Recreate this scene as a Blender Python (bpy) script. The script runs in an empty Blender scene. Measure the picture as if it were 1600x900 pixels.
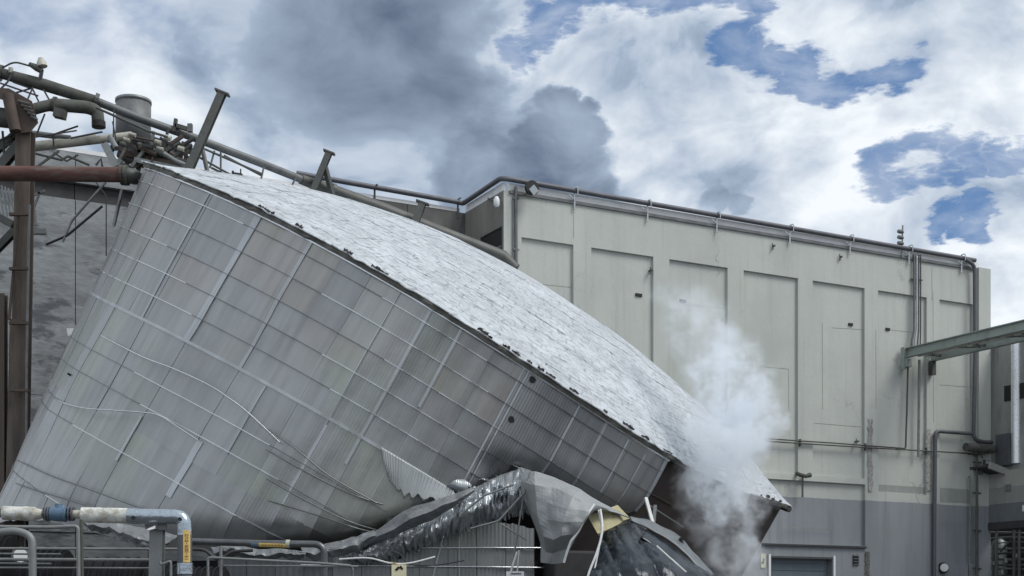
import bpy, math, random
import numpy as np
from mathutils import Vector, Matrix
from mathutils import noise as mn

R_ = math.radians
scene = bpy.context.scene
col = scene.collection
random.seed(7)

# ------------------------------------------------------------------ camera
F, H0, EYE = 2133.0, 964.0, 1.7          # focal length and horizon in 1600-px units, eye height
cam = bpy.data.cameras.new('camera')
cam.sensor_width = 36.0
cam.lens = 36.0 * F / 1600.0
cam.shift_y = (H0 - 450.0) / 1600.0
cam.clip_end = 3000.0
cam_o = bpy.data.objects.new('camera', cam)
cam_o.location = (0, 0, EYE)
cam_o.rotation_euler = (R_(90), 0, 0)
col.objects.link(cam_o)
scene.camera = cam_o

# ------------------------------------------------------------------ exposure
scene.view_settings.view_transform = 'Standard'
scene.view_settings.look = 'None'
scene.view_settings.gamma = 1.0
scene.view_settings.use_curve_mapping = False
scene.view_settings.exposure = 0.0
scene.cycles.max_bounces = 10
scene.cycles.volume_bounces = 7
scene.cycles.volume_step_rate = 2.0
scene.cycles.volume_max_steps = 256
scene.cycles.use_denoising = True

SUN_EL, SUN_AZ = 52.0, 112.0             # azimuth clockwise from +Y (the view direction)

# ------------------------------------------------------------------ node helper
class NT:
    def __init__(s, nt):
        s.nt = nt; s.n = nt.nodes; s.l = nt.links
    def node(s, t, **kw):
        n = s.n.new(t)
        for k, v in kw.items(): setattr(n, k, v)
        return n
    def put(s, sock, v):
        if v is None: return
        if hasattr(v, 'is_output') or isinstance(v, bpy.types.NodeSocket): s.l.new(v, sock)
        else:
            if isinstance(v, (tuple, list)) and len(v) == 3 and sock.type == 'RGBA': v = (*v, 1)
            sock.default_value = v
    def m(s, op, a, b=None, c=None, clamp=False):
        n = s.node('ShaderNodeMath', operation=op, use_clamp=clamp)
        for i, v in enumerate((a, b, c)): s.put(n.inputs[i], v)
        return n.outputs[0]
    def v(s, op, a, b=None, scale=None):
        n = s.node('ShaderNodeVectorMath', operation=op)
        s.put(n.inputs[0], a)
        if b is not None: s.put(n.inputs[1], b)
        if scale is not None: s.put(n.inputs['Scale'], scale)
        return n.outputs['Value'] if op in ('DOT_PRODUCT', 'LENGTH', 'DISTANCE') else n.outputs[0]
    def ramp(s, x, a, b, lo=0.0, hi=1.0, smooth=True):
        n = s.node('ShaderNodeMapRange', interpolation_type='SMOOTHSTEP' if smooth else 'LINEAR')
        for k, v in (('Value', x), ('From Min', a), ('From Max', b), ('To Min', lo), ('To Max', hi)): s.put(n.inputs[k], v)
        return n.outputs[0]
    def mix(s, f, a, b, mode='MIX'):
        n = s.node('ShaderNodeMix', data_type='RGBA', blend_type=mode)
        s.put(n.inputs[0], f); s.put(n.inputs[6], a); s.put(n.inputs[7], b)
        return n.outputs[2]
    def noise(s, vec, scale, detail=4, rough=0.55, dist=0.0, out=0):
        n = s.node('ShaderNodeTexNoise')
        s.put(n.inputs['Vector'], vec); s.put(n.inputs['Scale'], scale)
        n.inputs['Detail'].default_value = detail; n.inputs['Roughness'].default_value = rough
        n.inputs['Distortion'].default_value = dist
        return n.outputs[out]
    def mapping(s, vec, scale=(1, 1, 1), loc=(0, 0, 0), rot=(0, 0, 0)):
        n = s.node('ShaderNodeMapping')
        s.put(n.inputs['Vector'], vec); n.inputs['Scale'].default_value = scale
        n.inputs['Location'].default_value = loc; n.inputs['Rotation'].default_value = rot
        return n.outputs[0]
    def sep(s, vec):
        n = s.node('ShaderNodeSeparateXYZ'); s.put(n.inputs[0], vec); return n.outputs
    def bump(s, h, strength=0.3, dist=0.02, normal=None):
        n = s.node('ShaderNodeBump')
        n.inputs['Strength'].default_value = strength; n.inputs['Distance'].default_value = dist
        s.put(n.inputs['Height'], h)
        if normal is not None: s.put(n.inputs['Normal'], normal)
        return n.outputs[0]

# ------------------------------------------------------------------ world: sky with broken cloud
def pixdir(px, py):
    return Vector(((px - 800) / F, 1.0, (H0 - py) / F)).normalized()

world = bpy.data.worlds.new('World'); scene.world = world
world.use_nodes = True
world.cycles.sampling_method = 'MANUAL'; world.cycles.sample_map_resolution = 512
w = NT(world.node_tree); w.n.clear()
out = w.node('ShaderNodeOutputWorld'); bg = w.node('ShaderNodeBackground')
w.l.new(bg.outputs[0], out.inputs[0]); bg.inputs[1].default_value = 0.1
sky = w.node('ShaderNodeTexSky', sky_type='NISHITA', sun_disc=False)
sky.sun_elevation = R_(SUN_EL); sky.sun_rotation = R_(SUN_AZ)
sky.altitude = 10.0; sky.air_density = 1.0; sky.dust_density = 0.6; sky.ozone_density = 2.0
D = w.node('ShaderNodeTexCoord').outputs['Generated']
stretch = w.mapping(D, scale=(1.0, 1.0, 1.55))
warp = w.v('SUBTRACT', w.noise(stretch, 6.0, 3, 0.5, out=1), (0.5, 0.5, 0.5))
SW = w.v('ADD', stretch, w.v('SCALE', warp, scale=0.10))
fine = w.v('SUBTRACT', w.noise(stretch, 34.0, 4, 0.55, out=1), (0.5, 0.5, 0.5))
DX = w.v('NORMALIZE', w.v('ADD', w.v('ADD', D, w.v('SCALE', warp, scale=0.05)), w.v('SCALE', fine, scale=0.035)))
med = w.v('SUBTRACT', w.noise(w.mapping(stretch, scale=(1, 1, 1.8)), 15.0, 6, 0.6, out=1), (0.5, 0.5, 0.5))
DG = w.v('NORMALIZE', w.v('ADD', w.v('ADD', D, w.v('SCALE', warp, scale=0.05)), w.v('SCALE', med, scale=0.085)))
DL = w.v('NORMALIZE', w.v('ADD', D, w.v('SCALE', fine, scale=0.030)))
def blob(px, py, r_px, vec, inner=0.1):
    c = pixdir(px, py); r = math.atan(r_px / F)
    return w.ramp(w.v('DOT_PRODUCT', vec, tuple(c)), math.cos(r), math.cos(r * inner))
def blobs(lst, vec, inner=0.1):
    acc = None
    for (px, py, r, k) in lst:
        g = w.m('MULTIPLY', blob(px, py, r, vec, inner), k)
        acc = g if acc is None else w.m('MAXIMUM', acc, g)
    return acc
# cumulus field, and the same field a little nearer the light: their difference shades the billows
def field(vec):
    return w.m('ADD', w.m('MULTIPLY', w.noise(vec, 6.5, 8, 0.54), 0.72), w.m('MULTIPLY', w.noise(vec, 2.6, 3, 0.5), 0.28))
d0 = field(SW); d1 = field(w.v('ADD', SW, (0.016, 0.0, 0.045)))
relief = w.m('MULTIPLY', w.m('SUBTRACT', d0, d1), 4.0)
def path(pts, r, k):
    o = []
    for (x0, y0), (x1, y1) in zip(pts, pts[1:]):
        n_ = max(1, round(math.hypot(x1 - x0, y1 - y0) / 42))
        o += [(x0 + (x1 - x0) * i / n_, y0 + (y1 - y0) * i / n_, r, k) for i in range(n_)]
    return o + [(*pts[-1], r, k)]
gaps = blobs(path([(1150, 68), (1240, 106), (1320, 130), (1395, 122)], 42, .9) + path([(800, 62), (880, 28), (960, 8), (1070, 0), (1140, 12)], 44, .9) + path([(1375, 290), (1440, 266), (1520, 246), (1620, 222)], 41, .9)
             + path([(1475, 346), (1520, 328)], 34, .95) + [(80, 60, 170, .3), (0, 0, 120, .35)], DG)
grey = blobs([(540, 40, 300, 1.0), (640, 110, 170, 1.0), (400, 10, 240, .85), (690, 50, 110, .9), (560, 190, 240, .70), (740, 240, 200, .72), (300, 180, 300, .55), (120, 200, 320, .50), (30, 60, 200, .5), (1050, 250, 170, .42), (1150, 315, 110, .45), (1260, 210, 110, .25), (1440, 40, 160, .28), (1470, 180, 130, .15), (960, 270, 130, .5)], DX)
lump = blobs([(874, 172, 44, 1.0), (906, 205, 46, 1.0), (845, 215, 50, 1.0), (900, 262, 64, 1.0), (835, 275, 80, 1.0), (925, 300, 50, 1.0), (770, 290, 100, .8), (1120, 312, 30, .4), (1155, 322, 26, .4)], DL, 0.68)
cov = w.ramp(w.m('SUBTRACT', w.m('ADD', d0, 0.19), w.m('MULTIPLY', gaps, 0.40)), 0.27, 0.68)
wisp = w.ramp(w.noise(w.mapping(SW, scale=(1, 1, 1.6)), 13.0, 6, .55), .42, .74, 0, .5)
cov = w.m('MAXIMUM', cov, wisp)
cov = w.m('MAXIMUM', cov, w.m('MULTIPLY', lump, .98))
soft = w.m('MULTIPLY', relief, w.ramp(grey, .5, 1.0, 1.0, .55))
shade = w.m('ADD', w.m('ADD', 0.86, soft), w.ramp(d0, .40, .62, .08, -.14, False))
shade = w.m('SUBTRACT', shade, w.m('MULTIPLY', grey, w.ramp(d0, 0.40, 0.62, 0.38, 0.60)))
shade = w.m('ADD', shade, w.m('MULTIPLY', gaps, .25))
lsh = w.m('ADD', w.m('MULTIPLY', soft, .7), w.ramp(d0, .38, .62, .34, .14, False))
shade = w.m('ADD', w.m('MULTIPLY', shade, w.m('SUBTRACT', 1.0, lump)), w.m('MULTIPLY', lsh, lump))
shade = w.m('MAXIMUM', w.m('MINIMUM', shade, 1.0), 0.0)
dark_c, mid_c, lite_c = (1.25, 1.7, 2.5), (4.1, 5.0, 6.3), (9.2, 9.7, 10.2)
ccol = w.mix(w.ramp(shade, 0.0, 0.5, smooth=False), dark_c, mid_c)
ccol = w.mix(w.ramp(shade, 0.45, 1.0, smooth=False), ccol, lite_c)
blue = w.mix(0.6, sky.outputs[0], (0.95, 2.25, 5.0))
w.l.new(w.mix(cov, blue, ccol), bg.inputs[0])

# ------------------------------------------------------------------ sun behind thin cloud
sl = bpy.data.lights.new('sun', 'SUN'); sl.energy = 2.2; sl.angle = R_(26); sl.color = (1.0, 0.97, 0.93)
so = bpy.data.objects.new('sun', sl); col.objects.link(so)
sd = Vector((math.sin(R_(SUN_AZ)) * math.cos(R_(SUN_EL)), math.cos(R_(SUN_AZ)) * math.cos(R_(SUN_EL)), math.sin(R_(SUN_EL))))
so.rotation_euler = (-sd).to_track_quat('-Z', 'Y').to_euler(); so.location = (30, -30, 50)

# ------------------------------------------------------------------ materials
MATS = {}
def mat(name, base=(.5, .5, .5), rough=.6, metal=0.0, var=0.12, scale=3.0, bump=0.15, bscale=25.0, bdist=0.01, dirt=None, dirt_amt=0.0, dscale=1.2, stretch=(1, 1, 1), rnd=0.0, coord='Object', edge=(.5, .72), spec=.5):
    """painted / metal / stone surface: base colour with mottling, optional second (dirt) colour in patches"""
    m = bpy.data.materials.new(name); m.use_nodes = True
    t = NT(m.node_tree); b = t.n['Principled BSDF']
    tc = t.node('ShaderNodeTexCoord').outputs[coord]
    geo = t.node('ShaderNodeNewGeometry').outputs['Position'] if coord == 'Object' else tc
    v = t.mapping(geo, scale=stretch)
    n1 = t.noise(v, scale, 6, 0.6)
    n2 = t.noise(v, scale * 6.3, 4, 0.6)
    k = t.m('ADD', t.ramp(n1, .25, .75, 1 - var, 1 + var, False), t.ramp(n2, .25, .75, -var * .5, var * .5, False))
    if rnd:
        r = t.node('ShaderNodeObjectInfo').outputs['Random']
        k = t.m('MULTIPLY', k, t.ramp(r, 0, 1, 1 - rnd, 1 + rnd, False))
    c = t.mix(1.0, (*base, 1), t.node('ShaderNodeCombineColor').outputs[0], 'MULTIPLY')
    cc = [n for n in t.n if n.bl_idname == 'ShaderNodeCombineColor'][0]
    for i in range(3): t.l.new(k, cc.inputs[i])
    if dirt is not None:
        d = t.noise(t.mapping(v, loc=(5, 2, 9)), dscale, 7, 0.65)
        c = t.mix(t.m('MULTIPLY', t.ramp(d, edge[0], edge[1]), dirt_amt), c, (*dirt, 1))
    t.l.new(c, b.inputs['Base Color'])
    b.inputs['Metallic'].default_value = metal; b.inputs['Specular IOR Level'].default_value = spec
    t.l.new(t.ramp(n2, .2, .8, rough - .08, rough + .1, False), b.inputs['Roughness'])
    if bump: t.l.new(t.bump(t.noise(v, bscale, 5, .6), bump, bdist), b.inputs['Normal'])
    MATS[name] = m
    return m

M = MATS
mat('concrete_ground', (.09, .09, .09), .9, var=.25, scale=.6, bump=.4, bscale=12, dirt=(.05, .05, .05), dirt_amt=.7, dscale=.4)
mat('steel_dark', (.085, .09, .085), .55, .35, var=.25, dirt=(.13, .09, .06), dirt_amt=.45, dscale=2.5)
mat('steel_grey', (.22, .235, .235), .5, .45, var=.2, dirt=(.11, .10, .09), dirt_amt=.5, dscale=3)
mat('galvanised', (.48, .50, .51), .38, .8, var=.15, dirt=(.2, .2, .2), dirt_amt=.4, dscale=4)
mat('rust', (.085, .065, .055), .85, .1, var=.35, scale=2, bump=.4, dirt=(.06, .05, .045), dirt_amt=.8, dscale=1.4)
mat('rust_column', (.105, .085, .072), .85, .1, var=.4, scale=3, bump=.4, dirt=(.05, .047, .045), dirt_amt=.85, dscale=2.2, stretch=(1.5, 1.5, .15))
mat('rust_red', (.105, .048, .040), .75, .1, var=.3, scale=2.5, bump=.3, dirt=(.13, .105, .085), dirt_amt=.9, dscale=2.2, stretch=(.35, 1, 1.6), edge=(.48, .6))
mat('moss_steel', (.085, .09, .078), .8, .15, var=.4, scale=4, bump=.4, dirt=(.045, .047, .045), dirt_amt=.7, dscale=2.5)
mat('pale_pipe', (.42, .41, .35), .6, .1, var=.25, scale=3, dirt=(.14, .13, .10), dirt_amt=.75, dscale=2.4)
mat('pipe_grey', (.135, .142, .145), .55, .25, var=.3, dirt=(.10, .09, .08), dirt_amt=.4, dscale=2)
mat('pipe_slate', (.10, .105, .12), .55, .2, var=.2, dirt=(.15, .14, .13), dirt_amt=.35, dscale=2)
mat('coping_white', (.74, .75, .76), .6, var=.06, dirt=(.45, .45, .44), dirt_amt=.3, dscale=2)
mat('green_grey_paint', (.27, .315, .29), .5, .05, var=.12, dirt=(.17, .17, .15), dirt_amt=.5, dscale=2.5)
mat('white_lagging', (.60, .61, .58), .75, var=.15, scale=6, bump=.6, bscale=9, bdist=.03, dirt=(.27, .25, .19), dirt_amt=.9, dscale=5, edge=(.45, .66))
mat('blue_paint', (.085, .15, .23), .45, var=.18, dirt=(.06, .10, .13), dirt_amt=.5, dscale=9)
mat('foil', (.42, .475, .52), .24, .95, var=.2, bump=.35, bscale=9, bdist=.03, dirt=(.12, .13, .14), dirt_amt=.75, dscale=4)
mat('label_yellow', (.62, .43, .13), .6, var=.15, scale=12, dirt=(.36, .27, .13), dirt_amt=.5, dscale=10)
mat('sign_cream', (.66, .62, .42), .6, var=.1, dirt=(.4, .36, .25), dirt_amt=.4, dscale=8)
mat('sign_white', (.70, .72, .73), .6, var=.08)
mat('black', (.012, .012, .013), .7, var=.2, bump=0)
mat('black_pipe', (.11, .115, .12), .33, .6, var=.3, dirt=(.10, .10, .10), dirt_amt=.5, dscale=6)
mat('rope_white', (.62, .63, .62), .7, var=.15, scale=15)
mat('cable_dark', (.03, .03, .032), .6, var=.2, bump=0)
mat('rail_grey', (.20, .21, .21), .55, .3, var=.2, dirt=(.15, .14, .12), dirt_amt=.6, dscale=6)
mat('lamp_white', (.72, .74, .74), .4, var=.05, bump=0)
mat('lamp_glass', (.33, .36, .38), .15, .3, var=.05, bump=0)
mat('insulation', (.42, .39, .24), .95, var=.2, scale=8, bump=.5, bscale=40, dirt=(.25, .22, .13), dirt_amt=.7, dscale=4)
mat('shell_brown', (.060, .046, .041), .8, .1, var=.3, scale=1.2, bump=.3, dirt=(.030, .026, .026), dirt_amt=.9, dscale=.8)
mat('rim_concrete', (.135, .13, .12), .95, var=.35, scale=5, bump=.8, bscale=18, bdist=.03, dirt=(.055, .07, .04), dirt_amt=.8, dscale=2.2)
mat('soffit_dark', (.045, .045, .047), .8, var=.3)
mat('wet_liner', (.014, .020, .028), .20, .3, var=.15, scale=1.5, bump=.3, bscale=5, bdist=.05, dirt=(.20, .23, .26), dirt_amt=.5, dscale=1.6, stretch=(3.2, 1.6, .35), edge=(.58, .70))
mat('door_paint', (.12, .15, .175), .55, var=.12, dirt=(.08, .10, .11), dirt_amt=.6, dscale=1.5, stretch=(1, 1, .3))
mat('panel_blue_dark', (.035, .05, .085), .5, var=.35, scale=3)
mat('far_wall', (.30, .30, .285), .85, var=.15, scale=1.0, stretch=(1, 1, .25), dirt=(.10, .09, .085), dirt_amt=.75, dscale=.9)
mat('far_wall_brown', (.15, .14, .125), .85, var=.25, scale=1.2, stretch=(1, 1, .22), dirt=(.05, .047, .045), dirt_amt=.85, dscale=.9)
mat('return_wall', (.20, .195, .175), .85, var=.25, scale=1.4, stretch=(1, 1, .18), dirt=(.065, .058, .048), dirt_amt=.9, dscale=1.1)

def concrete_wing():
    m = mat('wing_concrete', (.22, .235, .245), .9, var=.38, scale=.9, bump=.55, bscale=3.2, bdist=.05, dirt=(.085, .092, .10), dirt_amt=.85, dscale=1.0, stretch=(.55, .55, 1.5), edge=(.53, .62))
    return m
concrete_wing()
mat('wing_stained', (.115, .115, .11), .9, var=.3, scale=.8, bump=.3, dirt=(.045, .045, .045), dirt_amt=.8, dscale=.8, stretch=(1, 1, .3))

def facade_paint(z_grey):
    """cream render with a grey painted dado below a level line, weather streaks running down"""
    m = bpy.data.materials.new('facade_paint'); m.use_nodes = True; t = NT(m.node_tree); b = t.n['Principled BSDF']
    pos = t.node('ShaderNodeNewGeometry').outputs['Position']
    z = t.sep(pos)[2]
    n1 = t.noise(t.mapping(pos, scale=(1, 1, .35)), .7, 6, .6)
    st = t.noise(t.mapping(pos, scale=(3.2, 3.2, .10)), 1.4, 6, .65)
    fine = t.noise(pos, 14.0, 5, .6)
    cream = t.mix(t.ramp(n1, .3, .7), (.475, .500, .462), (.425, .448, .418))
    cream = t.mix(t.m('MULTIPLY', t.ramp(st, .52, .76), .42), cream, (.32, .32, .285))
    blot = t.noise(t.mapping(pos, loc=(3, 8, 1)), .45, 5, .55)
    cream = t.mix(t.ramp(blot, .5, .66, 0, .35), cream, (.38, .405, .39))
    cream = t.mix(t.m('MULTIPLY', t.ramp(fine, .58, .8), .22), cream, (.38, .39, .345))
    # hairline cracks and patch outlines
    vor = t.node('ShaderNodeTexVoronoi', feature='DISTANCE_TO_EDGE'); t.put(vor.inputs['Vector'], t.v('ADD', t.mapping(pos, scale=(.42, .42, .30)), t.v('SCALE', t.noise(pos, 2.0, 4, .6, out=1), scale=.35)))
    vor.inputs['Scale'].default_value = 1.0
    crack = t.m('MULTIPLY', t.ramp(vor.outputs['Distance'], .012, .003), t.ramp(t.noise(pos, .35, 3), .55, .68))
    cream = t.mix(t.m('MULTIPLY', crack, .55), cream, (.16, .155, .14))
    grey = t.mix(t.ramp(n1, .3, .7), (.262, .285, .302), (.218, .238, .254))
    grey = t.mix(t.m('MULTIPLY', t.ramp(st, .48, .76), .55), grey, (.125, .14, .152))
    wob = t.m('ADD', z, t.ramp(t.noise(pos, 1.5, 3), .3, .7, -.02, .02, False))
    t.l.new(t.mix(t.ramp(wob, z_grey - .006, z_grey + .006), grey, cream), b.inputs['Base Color'])
    b.inputs['Roughness'].default_value = .85
    t.l.new(t.bump(t.m('ADD', fine, t.m('MULTIPLY', t.noise(pos, 3.0, 5), 1.5)), .28, .02), b.inputs['Normal'])
    MATS['facade_paint'] = m

def cladding(name, base, rough, metal, ribs=.08, tint=.45, pitch=.06):
    """weathered corrugated aluminium; UV in metres (u round the tank, v down the wall)"""
    m = bpy.data.materials.new(name); m.use_nodes = True; t = NT(m.node_tree); b = t.n['Principled BSDF']
    uv = t.node('ShaderNodeUVMap').outputs[0]
    u, v, _ = t.sep(uv)
    oi = t.node('ShaderNodeObjectInfo').outputs['Random']
    wn = t.node('ShaderNodeTexWhiteNoise', noise_dimensions='1D'); t.put(wn.inputs['W'], t.m('MULTIPLY', oi, 91.7))
    rc = t.sep(wn.outputs['Color'])
    streak = t.noise(t.mapping(uv, scale=(3.0, .22, 1)), 1.6, 6, .6)
    blot = t.noise(uv, .55, 5, .55)
    c = t.mix(t.ramp(oi, 0, 1, 0, 1, False), tuple(x * .92 for x in base), tuple(x * 1.07 for x in base))
    big1 = t.noise(t.mapping(uv, loc=(4, 1, 0)), .28, 3, .5); big2 = t.noise(t.mapping(uv, loc=(9, 7, 0)), .22, 3, .5)
    c = t.mix(t.m('MULTIPLY', t.m('MULTIPLY', t.ramp(rc[0], .2, .8), t.ramp(big1, .48, .62)), tint), c, tuple(x * y for x, y in zip(base, (.98, 1.03, .78))))
    c = t.mix(t.m('MULTIPLY', t.m('MULTIPLY', t.ramp(rc[1], .2, .8), t.ramp(big2, .48, .62)), tint), c, tuple(x * y for x, y in zip(base, (1.08, .93, .84))))
    c = t.mix(t.ramp(streak, .40, .75, 0, .55), c, tuple(x * .62 for x in base))
    c = t.mix(t.ramp(streak, .42, .25, 0, .35), c, tuple(min(1, x * 1.35) for x in base))
    c = t.mix(t.ramp(blot, .5, .75, 0, .35), c, tuple(x * .72 for x in base))
    t.l.new(c, b.inputs['Base Color'])
    b.inputs['Metallic'].default_value = metal
    t.l.new(t.ramp(blot, .3, .7, rough - .06, rough + .10, False), b.inputs['Roughness'])
    rib = t.m('SINE', t.m('MULTIPLY', u, 2 * math.pi / pitch))
    dents = t.noise(uv, 1.1, 3, .5)
    n1 = t.bump(dents, .16, .10)
    t.l.new(t.bump(rib, ribs, .006, n1), b.inputs['Normal'])
    MATS[name] = m
cladding('aluminium_cladding', (.345, .356, .360), .41, .78)
cladding('aluminium_ribbed', (.33, .345, .358), .44, .75, ribs=.32)
cladding('aluminium_stump_shade', (.13, .14, .15), .55, .4, ribs=.8, pitch=.12)  # darker stump cladding with the shade of the gap in its colour
cladding('aluminium_stump', (.25, .265, .275), .52, .5, ribs=.5, pitch=.07)
cladding('aluminium_crumpled', (.42, .45, .47), .30, .6, ribs=.5, tint=.1)
cladding('aluminium_flap', (.42, .44, .44), .42, .6, ribs=.9, tint=0, pitch=.05)
cladding('seam_metal', (.46, .485, .505), .5, .45, ribs=0.0, tint=0.0)
mat('band_steel', (.60, .62, .64), .28, .9, var=.1, bump=0)
mat('seam_steel', (.42, .44, .45), .42, .7, var=.15, bump=0)
mat('band_dull', (.20, .205, .21), .5, .6, var=.2, bump=0)
mat('torn_skirt', (.20, .212, .22), .5, .35, var=.25, bump=.3, bscale=6, bdist=.04, dirt=(.09, .095, .10), dirt_amt=.7, dscale=3)
mat('bright_duct', (.80, .82, .84), .30, .6, var=.05, bump=0, dirt=(.5, .51, .52), dirt_amt=.4, dscale=1.5)
mat('gap_shade', (.012, .013, .015), .8, var=.4, scale=2, dirt=(.022, .022, .025), dirt_amt=.6, spec=.12)  # near-black colour standing in for the shade under the tank
mat('flashing_dark', (.14, .155, .165), .5, .35, var=.2, bump=.3, bscale=8, dirt=(.07, .08, .085), dirt_amt=.6, dscale=3)
mat('peeled_sheet', (.27, .285, .29), .62, .15, var=.12, scale=1.5, bump=.25, bscale=5, bdist=.05, dirt=(.24, .245, .24), dirt_amt=.6, dscale=2.2)

def roof_membrane():
    m = bpy.data.materials.new('roof_membrane'); m.use_nodes = True; t = NT(m.node_tree); b = t.n['Principled BSDF']
    pos = t.node('ShaderNodeNewGeometry').outputs['Position']
    oi = t.node('ShaderNodeObjectInfo').outputs['Random']
    uv = t.node('ShaderNodeUVMap').outputs[0]
    wv = t.v('ADD', uv, t.v('SCALE', t.v('SUBTRACT', t.noise(pos, 1.6, 5, .62, out=1), (.5, .5, .5)), scale=.42))
    br = t.node('ShaderNodeTexBrick'); t.put(br.inputs['Vector'], wv)
    br.inputs['Scale'].default_value = 1.0; br.inputs['Brick Width'].default_value = .40; br.inputs['Row Height'].default_value = .21
    br.inputs['Mortar Size'].default_value = .022; br.inputs['Mortar Smooth'].default_value = .9
    br.inputs['Color1'].default_value = (0, 0, 0, 1); br.inputs['Color2'].default_value = (1, 1, 1, 1); br.inputs['Mortar'].default_value = (.5, .5, .5, 1)
    n1 = t.noise(pos, .9, 7, .65); n2 = t.noise(t.mapping(wv, scale=(.8, 1.6, 1)), 6.5, 6, .70); n3 = t.noise(pos, 2.4, 4, .6)
    crack = t.m('MULTIPLY', br.outputs['Fac'], t.ramp(n3, .36, .60))
    c = t.mix(t.ramp(n1, .36, .68), (.55, .585, .62), (.41, .44, .47))
    c = t.mix(t.m('MULTIPLY', br.outputs['Color'], .22), c, (.40, .43, .45))
    c = t.mix(t.ramp(n2, .45, .68, 0, .75), c, (.23, .25, .265))
    c = t.mix(t.ramp(n2, .42, .22, 0, .6), c, (.68, .71, .74))
    c = t.mix(t.m('MULTIPLY', crack, .62), c, (.21, .23, .24))
    t.l.new(c, b.inputs['Base Color']); b.inputs['Roughness'].default_value = .7
    h = t.m('SUBTRACT', t.m('MULTIPLY', n2, 1.4), crack)
    t.l.new(t.bump(h, .55, .04), b.inputs['Normal'])
    MATS['roof_membrane'] = m
roof_membrane()

# ------------------------------------------------------------------ mesh helpers
def at(px, py, Z):
    return Vector(((px - 800) / F * Z, Z, EYE + (H0 - py) / F * Z))
def proj(P):
    return 800 + F * P[0] / P[1], H0 - F * (P[2] - EYE) / P[1]

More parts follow.
